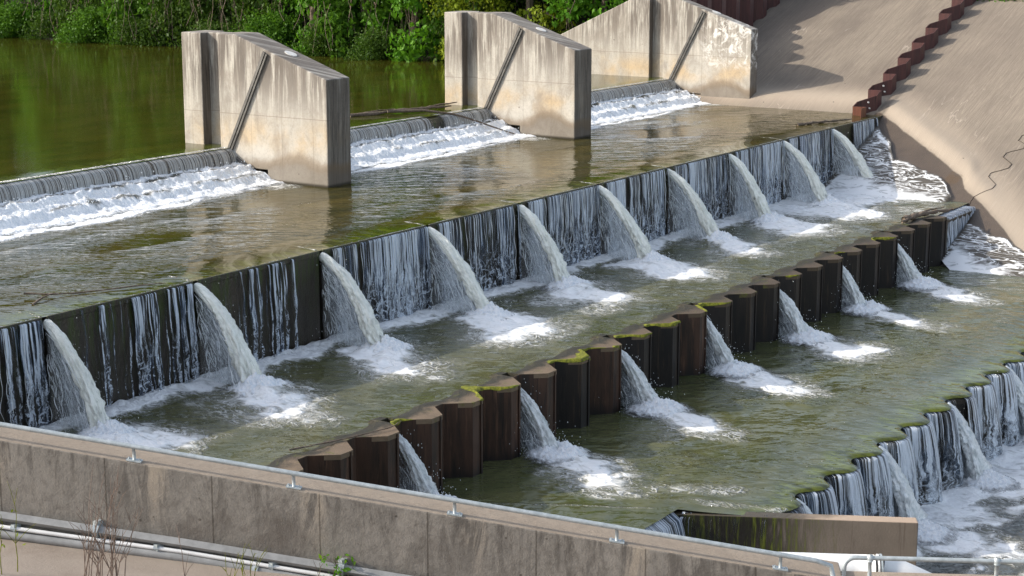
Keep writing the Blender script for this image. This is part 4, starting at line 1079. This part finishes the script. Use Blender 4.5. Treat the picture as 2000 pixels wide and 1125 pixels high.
# thin spill over the mossy end wall
nu, nv = 130, 24; Q, T = np.meshgrid(np.linspace(.572, .82, nu), np.linspace(0, 1, nv), indexing='ij'); D = T*2.2
bx = a0[0]+(a1[0]-a0[0])*Q; by = a0[1]+(a1[1]-a0[1])*Q; out = .03+.05*np.sqrt(D)+.04*(fbm(Q*80, D, 820)-.5)*T
X = bx-.883*out; Y = by-.47*out; Z = -3.93-.06*Q-D; X = np.where(T < .02, bx+.1, X); Z = np.where(T < .02, -3.9-.06*Q, Z)
cov = np.interp(Q, [.572, .60, .64, .70, .82], [.8, .55, .50, .35, .10])+.5*(fbm(Q*40, D*.2, 821)-.5)
o = mk('water_curtain', np.stack([X, Y, Z], -1), grid_faces(nu, nv), M['curtain'], None, True, {'cov': cov}, np.stack([Q*11.2, D], -1))
tag(o, 'thin sparkling trickle down the mossy part of the short end wall', 'waterfall')

nu, nv = 90, 26; X, T = np.meshgrid(np.linspace(24, 30.95, nu), np.linspace(0, 1, nv), indexing='ij'); D = T*2.2
Y = 16.30-.30*np.sqrt(D)-.10*(fbm(X*5, D*2, 830)-.5)*T; Y = np.where(T < .02, 16.42, Y); Z = -3.93-.02-D; Z = np.where(T < .02, -3.90, Z)
o = mk('water_curtain', np.stack([X, Y, Z], -1), grid_faces(nu, nv), M['scallop'], None, True, {'cov': .95+.4*(fbm(X*3, D*.1, 831)-.5)}, np.stack([X, D], -1))
tag(o, 'small white spill into the gap between the near wall and the short end wall', 'waterfall')

# handrail on the sloping coping
hr = thing('handrail', 'low galvanised handrail on short flanged posts along the sloping wall coping', 'handrail', (16.62, 11.74, 1))
def wp(s, off, z): p = wl(s, off); return np.array([p[0]-16.62, p[1]-11.74, z-1])
S = np.linspace(-16, 4.28, 30)
MB().tube([wp(s, .03, ztop(s)+.19) for s in S]+[wp(4.46, .03, ztop(4.28)+.13), wp(4.50, .03, ztop(4.28)-.05)], .030, 12).build('rail', M['galv'], hr, True)
for i in range(-6, 3):
    s = 1.935*i; zb = ztop(s)
    m = MB(); m.tube([wp(s, .055, zb-.01), wp(s, .05, zb+.10), wp(s, .03, zb+.18)], .021, 10); po = m.build('post', M['galv'], hr, True)
    f = MB()
    V = [wp(s+a, b, ztop(s+a)+c) for c in (.003, .018) for a, b in ((-.09, .005), (.09, .005), (.09, .11), (-.09, .11))]
    f.add(V, [(3, 2, 1, 0), (4, 5, 6, 7), (0, 1, 5, 4), (1, 2, 6, 5), (2, 3, 7, 6), (3, 0, 4, 7)])
    for a in (-.065, .065): f.tube([wp(s+a, .055, ztop(s+a)+.015), wp(s+a, .055, ztop(s+a)+.04)], .014, 6)
    f.build('flange', M['galv'], po)
hr2 = thing('handrail', 'galvanised handrail with rounded end on the level wall at the bottom right corner', 'handrail', (16.62, 11.74, 1))
zr = .585
arc = [wp(4.62, .08, .1), wp(4.62, .08, .43)]+[wp(4.62+.13*(1-math.cos(t)), .08, .45+.135*math.sin(t)) for t in np.linspace(.2, math.pi/2, 7)]
MB().tube(arc+[wp(s, .08, zr) for s in np.linspace(4.85, 18, 12)], .028, 12).build('rail', M['galv'], hr2, True)
for s in (4.92, 6.39, 7.86, 9.33, 10.8):
    m = MB(); m.tube([wp(s, .08, .19), wp(s, .08, zr)], .025, 10); po = m.build('post', M['galv'], hr2, True)
    q = MB(); q.tube([wp(s, .08, zr-.04), wp(s, .08, zr-.01), wp(s, .08, zr+.03), wp(s, .08, zr+.045)], [.036, .046, .04, .015], 12); q.build('socket', M['galv'], po, True)
# conduits along the wall foot
def conduit(name, label, off, pts, r, mat, clamps=(), flat=False):
    t = thing(name, label, 'pipe', (16.62, 11.74, 0), 'conduits along the foot of the near wall')
    sz = np.array(pts); S = np.linspace(-12, 8, 40)
    z = np.interp(S, sz[:, 0], sz[:, 1]); sl0 = (sz[1, 1]-sz[0, 1])/(sz[1, 0]-sz[0, 0]); z = np.where(S < sz[0, 0], sz[0, 1]+(S-sz[0, 0])*sl0, z)
    sl1 = (sz[-1, 1]-sz[-2, 1])/(sz[-1, 0]-sz[-2, 0]); z = np.where(S > sz[-1, 0], sz[-1, 1]+(S-sz[-1, 0])*sl1, z)
    m = MB(); k = 4 if flat else 12
    m.tube([np.array([*wl(s, off), zz])-np.array([16.62, 11.74, 0]) for s, zz in zip(S, z)], r, k)
    m.build('tube', mat, t, not flat)
    for s in clamps:
        zz = float(np.interp(s, S, z)); p = wl(s, off); c = np.array([p[0]-16.62, p[1]-11.74, zz]); d = np.array([.484, -.875, -.13]); d /= np.linalg.norm(d)
        q = MB(); q.tube([c-d*.035, c+d*.035], r*1.28, 10); q.box(c[0]-.02, c[0]+.09, c[1]-.03, c[1]+.03, zz-r*1.2, zz+r*1.9); q.build('clamp', M['galv'], t)
    return t
def spx(p): return (p[0]-16.62)*.484-(p[1]-11.74)*.875
conduit('conduit', 'grey square cable conduit, topmost of the three pipes along the wall foot', -.07, [(spx((13.92, 16.57)), .885), (spx((15, 14.62)), .60), (spx((16.04, 12.74)), .295)], .062, M['conduit'], (-4.34, -1.36, 1.6), True)
conduit('conduit', 'thin white conduit between the two grey pipes along the wall foot', -.10, [(spx((13.91, 16.58)), .765), (spx((15, 14.62)), .505), (spx((15.86, 13.07)), .25)], .026, M['white'], (-5.35, -2.2, -3.6))
conduit('conduit', 'thick grey pipe lying lowest at the foot of the near wall', -.09, [(spx((13.91, 16.58)), .665), (spx((15, 14.62)), .425), (spx((15.53, 13.65)), .255)], .058, M['conduit'], (-2.4,))
# big white pipe over the wall end
bp = thing('white_pipe', 'thick white pipe with flanged elbow resting behind the near wall end', 'pipe', (0, 0, 0))
n0 = np.array([.875, .484]); 
def bpt(s, z, off=.98): p = wl(s, off); return (p[0], p[1], z)
sA = spx((19.0, 9.45)); sB = spx((19.80, 8.0)); rr = .20
MB().tube([bpt(sA-2.2, .12), bpt(sA, .10), bpt(sB, .09), bpt(sB+.28, .09)], rr, 28).build('straight_pipe', M['white'], bp, True)
sC = sB+.34
for q in (sC-.03, sC+.03): pass
MB().tube([bpt(sC-.03, .09), bpt(sC-.008, .09)], rr*1.05, 28).build('flange', M['white'], bp)
MB().tube([bpt(sC+.008, .09), bpt(sC+.03, .09)], rr*1.07, 28).build('flange', M['galv'], bp)
MB().tube([bpt(sC+.03, .088), bpt(sC+.25, .05, .97), bpt(sC+.6, -.10, .95), bpt(sC+1.2, -.42, .93), bpt(sC+2.4, -1.1, .93)], rr*.93, 28).build('elbow_pipe', M['white'], bp, True)

# ---------------------------------------------------------------- driftwood
def branch(name, label, P, r, subs=()):
    m = MB(); P = np.array(P, float); t = np.linspace(0, 1, len(P)); tt = np.linspace(0, 1, 26)
    Q = np.stack([np.interp(tt, t, P[:, i]) for i in range(3)], 1); Q[1:-1] = (Q[:-2]+Q[1:-1]*2+Q[2:])/4
    Q += (rng.random(Q.shape)-.5)*r*.5
    m.tube(Q, r*np.linspace(1, .45, 26)*(1+.25*np.sin(tt*31)), 8)
    for s in subs:
        S = np.array(s[0], float); m.tube(np.stack([np.interp(np.linspace(0, 1, 10), np.linspace(0, 1, len(S)), S[:, i]) for i in range(3)], 1)+(rng.random((10, 3))-.5)*s[1]*.5, s[1]*np.linspace(1, .4, 10), 6)
    tag(m.build(name, M['bark'], None, True), label, 'driftwood')
branch('driftwood_branch', 'long bare branch caught on the sill at the foot of the middle pier', [(54.6, 38.6, 1.05), (53.6, 38.7, 1.08), (52.4, 39.0, 1.10), (51.0, 39.6, 1.02), (49.0, 40.6, .99)][::-1], .075,
       [([(51.5, 39.2, 1.1), (52.6, 38.2, 1.08), (53.6, 37.4, .85), (54.4, 36.7, .45), (55.2, 36.15, .12)], .06), ([(53.2, 38.8, 1.08), (54.2, 38.9, 1.12), (55.0, 38.6, 1.16)], .05), ([(50.2, 39.9, 1.), (51.6, 39.9, 1.06), (52.5, 39.6, 1.07)], .04)])
branch('driftwood_log', 'peeling driftwood log lying across the right end of the steel pile wall', [(57.6, 21.9, -2.12), (58.6, 21.8, -2.10), (59.8, 21.6, -2.13), (60.9, 21.35, -2.17)], .10,
       [([(58.2, 21.9, -2.08), (59.6, 21.75, -2.04), (60.7, 21.6, -2.08)], .045), ([(57.2, 21.8, -2.14), (57.9, 21.75, -2.1), (58.3, 21.8, -2.06)], .05)])
branch('driftwood_stick', 'thin forked stick on the crest of the tall weir at left', [(25.6, 29.3, .10), (25.95, 28.9, .06), (26.6, 28.55, .03), (28.2, 27.95, .02), (28.35, 27.8, .02)], .022,
       [([(25.2, 28.6, .0), (25.6, 28.75, .06), (26.0, 28.85, .08)], .028)])
branch('driftwood_stick', 'dark stick lodged on the crest beside the bank at the far right', [(64.2, 28.9, .03), (65.2, 28.6, .06), (66.3, 28.2, .04), (67.2, 27.9, .05)], .06)
branch('driftwood_stick', 'thin twig lying across the caps of the first rusty piles at left', [(25.6, 22.0, -2.17), (26.7, 21.6, -2.17), (27.9, 21.25, -2.15), (28.3, 21.3, -2.12)], .018)

# ---------------------------------------------------------------- weeds in the foreground
def weed(name, label, s, off, h, n, mat, spread=.5, leaf=None):
    t = thing(name, label, 'weed', (0, 0, 0)); p = wl(s, off); z0 = .055-.10*s+.162*max(0, -off)-.03
    m = MB(); tips = []
    for i in range(n):
        a = rng.random()*6.28; l = h*(.55+.45*rng.random()); q = np.linspace(0, 1, 7); b = spread*(.3+.7*rng.random())
        P = np.stack([p[0]+(rng.random()-.5)*.35+math.cos(a)*b*q**1.5, p[1]+(rng.random()-.5)*.35+math.sin(a)*b*q**1.5, z0+l*q], 1)
        P[1:] += (rng.random((6, 3))-.5)*.03
        m.tube(P, .0065*np.linspace(1, .35, 7), 5); tips.append(P)
        for j in range(4):
            k = 2+int(rng.random()*4); b0 = P[k]; d = np.array([rng.random()-.5, rng.random()-.5, .6])*.5*rng.random()
            m.tube([b0, b0+d*.5+np.array([0, 0, .02]), b0+d], [.004, .0032, .0018], 4)
    m.build('stems', mat, t)
    if leaf:
        V = []; F = []; A = []
        for P in tips:
            for j in range(leaf[1]):
                c = P[2+int(rng.random()*5)]+(rng.random(3)-.5)*.12; d = rng.normal(size=3); d /= np.linalg.norm(d); e_ = np.cross(d, rng.normal(size=3)); e_ /= np.linalg.norm(e_); L = leaf[2]*(.6+.6*rng.random())
                b = len(V); V += [c, c+d*L*.5+e_*L*.22, c+d*L, c+d*L*.5-e_*L*.22]; F.append((b, b+1, b+2, b+3)); A += [rng.random()]*4
        mk('leaves', V, F, leaf[0], t, False, {'tint': A})
weed('dry_weed', 'brown leafless weed stalks in front of the pipes at the lower left corner', -3.75, -1.75, 1.3, 24, M['twig'], .55)
weed('dry_weed', 'single tall brown stalk before the pipes, right of the lower left weeds', -2.9, -1.6, 1.05, 1, M['twig'], .15)
weed('green_weed', 'small bright green leafy sprig growing by the pipe clamp at the bottom', -1.42, -.16, .30, 4, M['twig'], .12, (M['leafD'], 16, .09))
weed('pale_grass', 'pale yellow-green grass stalks at the lower left edge', -4.95, -1.7, 1.15, 4, M['moss'], .2, (M['leafC'], 5, .07))
weed('pale_grass', 'small pale seeding grass tuft in front of the lowest pipe', -2.3, -1.2, .5, 6, M['moss'], .15)

# ---------------------------------------------------------------- trees on the far bank
def leaves(n, fn, size, seed):
    rs = np.random.default_rng(seed); C = fn(n, rs); n = len(C)
    d = rs.normal(size=(n, 3)); d[:, 2] -= .5; d /= np.linalg.norm(d, axis=1)[:, None]
    e_ = np.cross(d, rs.normal(size=(n, 3))); e_ /= np.linalg.norm(e_, axis=1)[:, None]
    L = size*(.55+.8*rs.random(n))[:, None]
    V = np.stack([C, C+d*L*.5+e_*L*.30, C+d*L, C+d*L*.5-e_*L*.30], 1).reshape(-1, 3)
    F = np.arange(4*n).reshape(n, 4); cl = vn(C[:, 0]*1.3+C[:, 2], C[:, 1]*1.3, seed)*.55+.45*rs.random(n)
    return V, F, np.repeat(cl, 4)
def crown_fn(rx, ry, z0, z1, clumps, seed, droop=0.):
    rc = np.random.default_rng(seed); K = []
    for i in range(clumps):
        a = rc.random()*6.28; q = rc.random()**.6; z = z0+(z1-z0)*rc.random(); sh = (1-.55*((z-z0)/(z1-z0))**2)
        K.append((math.cos(a)*rx*q*sh, math.sin(a)*ry*q*sh, z, .35+.75*rc.random()))
    K = np.array(K)
    def fn(n, rs):
        w_ = K[:, 3]**2; k = K[rs.choice(len(K), n, p=w_/w_.sum())]; d = rs.normal(size=(n, 3)); d /= np.linalg.norm(d, axis=1)[:, None]
        r = k[:, 3]*(.45+.6*rs.random(n)); P = k[:, :3]+d*r[:, None]*np.array([1, 1, .72])
        if droop: P[:, 2] -= droop*rs.random(n)**2.2*np.hypot(d[:, 0], d[:, 1])*1.2
        P[:, 2] = np.maximum(P[:, 2], .05+.2*rs.random(n)); return P
    return fn, K
def make_tree(name, label, cat, group, rx, ry, h, nleaf, mat, seed, size=.20, droop=0., trunk=True, vines=0, clumps=70, z0=.3):
    t = thing(name, label, cat, (0, 0, 0), group)
    fn, K = crown_fn(rx, ry, z0, h, clumps, seed, droop)
    V, F, A = leaves(nleaf, fn, size, seed+1); mk('crown', V, F, mat, t, False, {'tint': A})
    rs = np.random.default_rng(seed+2)
    if trunk:
        m = MB(); q = np.linspace(0, 1, 9)
        m.tube(np.stack([.3*np.sin(q*4+seed), .3*np.cos(q*3), -1+(h*.8+1)*q], 1), .26*np.linspace(1, .25, 9), 10)
        for i in range(14):
            k = K[rs.integers(len(K))]; z = h*(.1+.5*rs.random()); z = min(z, k[2]); b = np.array([0, 0, z]); e_ = k[:3]
            m.tube([b, (b+e_)/2+np.array([0, 0, .3]), e_], [.09, .06, .02], 6)
        m.build('trunk', M['bark'], t, True)
    if vines:
        m = MB()
        for i in range(vines):
            a = math.pi+(rs.random()-.5)*2.6; x = math.cos(a)*rx*(.75+.35*rs.random()); y = math.sin(a)*ry*(.6+.5*rs.random()); zt_ = 1.4+3.2*rs.random(); l = (zt_-.2)*(.4+.6*rs.random()); q = np.linspace(0, 1, 7)
            m.tube(np.stack([x+.12*np.sin(q*5+i)+.25*(rs.random()-.5)*q, y+.18*np.sin(q*4+i*2)+.5*(rs.random()-.5)*q, zt_-l*q], 1), (.008+.010*rs.random()), 4)
        v = m.build('vines', M['twig'], t); 
    return t
GR = 'trees and creepers on the far bank'
tA = make_tree('creeper_tree', '', 'tree', GR, 2.7, 3.0, 10.5, 17000, M['leafA'], 901, .27, .45, True, 0, 120)
tB = make_tree('creeper_tree', '', 'tree', GR, 2.6, 2.9, 11.0, 17000, M['leafB'], 921, .22, .9, True, 12, 110)
tD = make_tree('creeper_tree', '', 'tree', GR, 2.7, 2.8, 10.0, 16000, M['leafD'], 941, .28, .6, True, 5, 110)
tC = make_tree('bushy_tree', '', 'tree', GR, 2.4, 2.6, 8.0, 12000, M['leafC'], 961, .19, .3, True, 0, 80)
sh_ = make_tree('bank_shrub', '', 'shrub', 'low shrubs on the far bank', 1.3, 1.9, 1.9, 6500, M['leafA'], 981, .16, .2, False, 0, 45, .1)
sh2 = make_tree('bank_shrub', '', 'shrub', 'low shrubs on the far bank', 1.1, 1.7, 1.3, 5000, M['leafB'], 991, .14, .2, False, 12, 40, .1)
used = {}
def plant(p, x, y, z, rot, sc, label):
    t = p if p.name not in used else copy_tree(p); used[p.name] = 1
    t.location = (x, y, z); t.rotation_euler = (0, 0, rot); t.scale = (sc, sc, sc*(1.3 if 'tree' in p.name else 1)); t['label'] = label
T_ = [(tA, 75.4, 88.5, .3, .95, 'leafy ivy-clad tree at the left picture edge'), (tD, 76.0, 83.0, -.2, .9, 'bright ivy-covered tree just right of the left picture corner'),
      (tB, 75.0, 77.5, .5, 1., 'drooping grey-green tree between the left corner and the left pier'), (tA, 74.6, 73.2, -.5, .95, 'green tree with hanging foliage left of the left pier top'),
      (tB, 74.2, 68.8, .1, 1.05, 'dark tree hung with bare vines directly behind the left pier'), (tB, 74.4, 64.6, -.4, 1., 'dark tree with curtain of vines right of the left pier'),
      (tD, 74.2, 61.0, .4, 1., 'bright green vine-draped tree right of the left pier top'), (tA, 74.2, 57.6, -.2, 1., 'lush tree with hanging vines halfway between the two piers'),
      (tD, 74.0, 54.2, .2, 1.02, 'bright overhanging tree just left of the middle pier'), (tB, 74.4, 50.6, .6, 1., 'shaded tree directly behind the middle pier'),
      (tC, 73.6, 47.4, .1, 1., 'yellow-green bushy tree between the middle pier and wing wall'), (tD, 75.4, 44.2, -.6, .9, 'green tree rising behind the sloping wing wall'),
      (tC, 73.4, 50.2, 1.1, .85, 'yellowish bush seen just over the middle pier top')]
for (p, x, y, r, s, l) in T_: plant(p, x, y, .9, r, s, l)
S_ = [(sh_, 73.6, 87, .3, 'low bright shrub at the waterline by the left picture edge'), (sh_, 73.5, 83.4, 1.2, 'rounded green shrub at the waterline, second from left'),
      (sh2, 73.4, 80, .5, 'small dark shrub at the waterline right of the leafy ones'), (sh_, 72.9, 76.2, .9, 'shrub overhanging the water left of the left pier'),
      (sh2, 72.6, 72.4, .2, 'dark low shrub nearest to the left pier on its left'), (sh2, 72.3, 66.2, .7, 'dark undergrowth clump at the water right of the left pier'),
      (sh_, 72.2, 62.8, .1, 'green clump at the waterline between the two piers'), (sh2, 72.2, 58.6, .4, 'vine-hung undergrowth at the water between the two piers'),
      (sh2, 72.1, 55.2, 1.4, 'dark undergrowth at the waterline left of the middle pier')]
for (p, x, y, r, l) in S_: plant(p, x, y, .9, r, 1.0, l)
# second row that closes the wood behind
B_ = [(tB, 79.5, 92), (tA, 80, 85), (tB, 79.5, 78), (tB, 79, 71), (tA, 79, 65), (tB, 79, 59), (tB, 79.5, 53), (tA, 80, 47), (tB, 82, 42), (tA, 79, 98), (tB, 76, 94), (tA, 76, 101), (tB, 77, 108), (tA, 78, 116)]
for i, (p, x, y) in enumerate(B_): plant(p, x, y, 3.0, i*1.3, 1.15, 'tall tree of the second row of the wood, number %d from its hidden left end' % (i+1))
# grass tufts along the top edge of the bank
V, F, A = leaves(2600, lambda n, rs: np.stack([81.6+1.2*rs.random(n), 18+20*rs.random(n), 4.15+.35*rs.random(n)**2], 1), .22, 1200)
gt = mk('grass', V, F, M['leafA'], None, False, {'tint': A}); gt['kind'] = 'stuff'
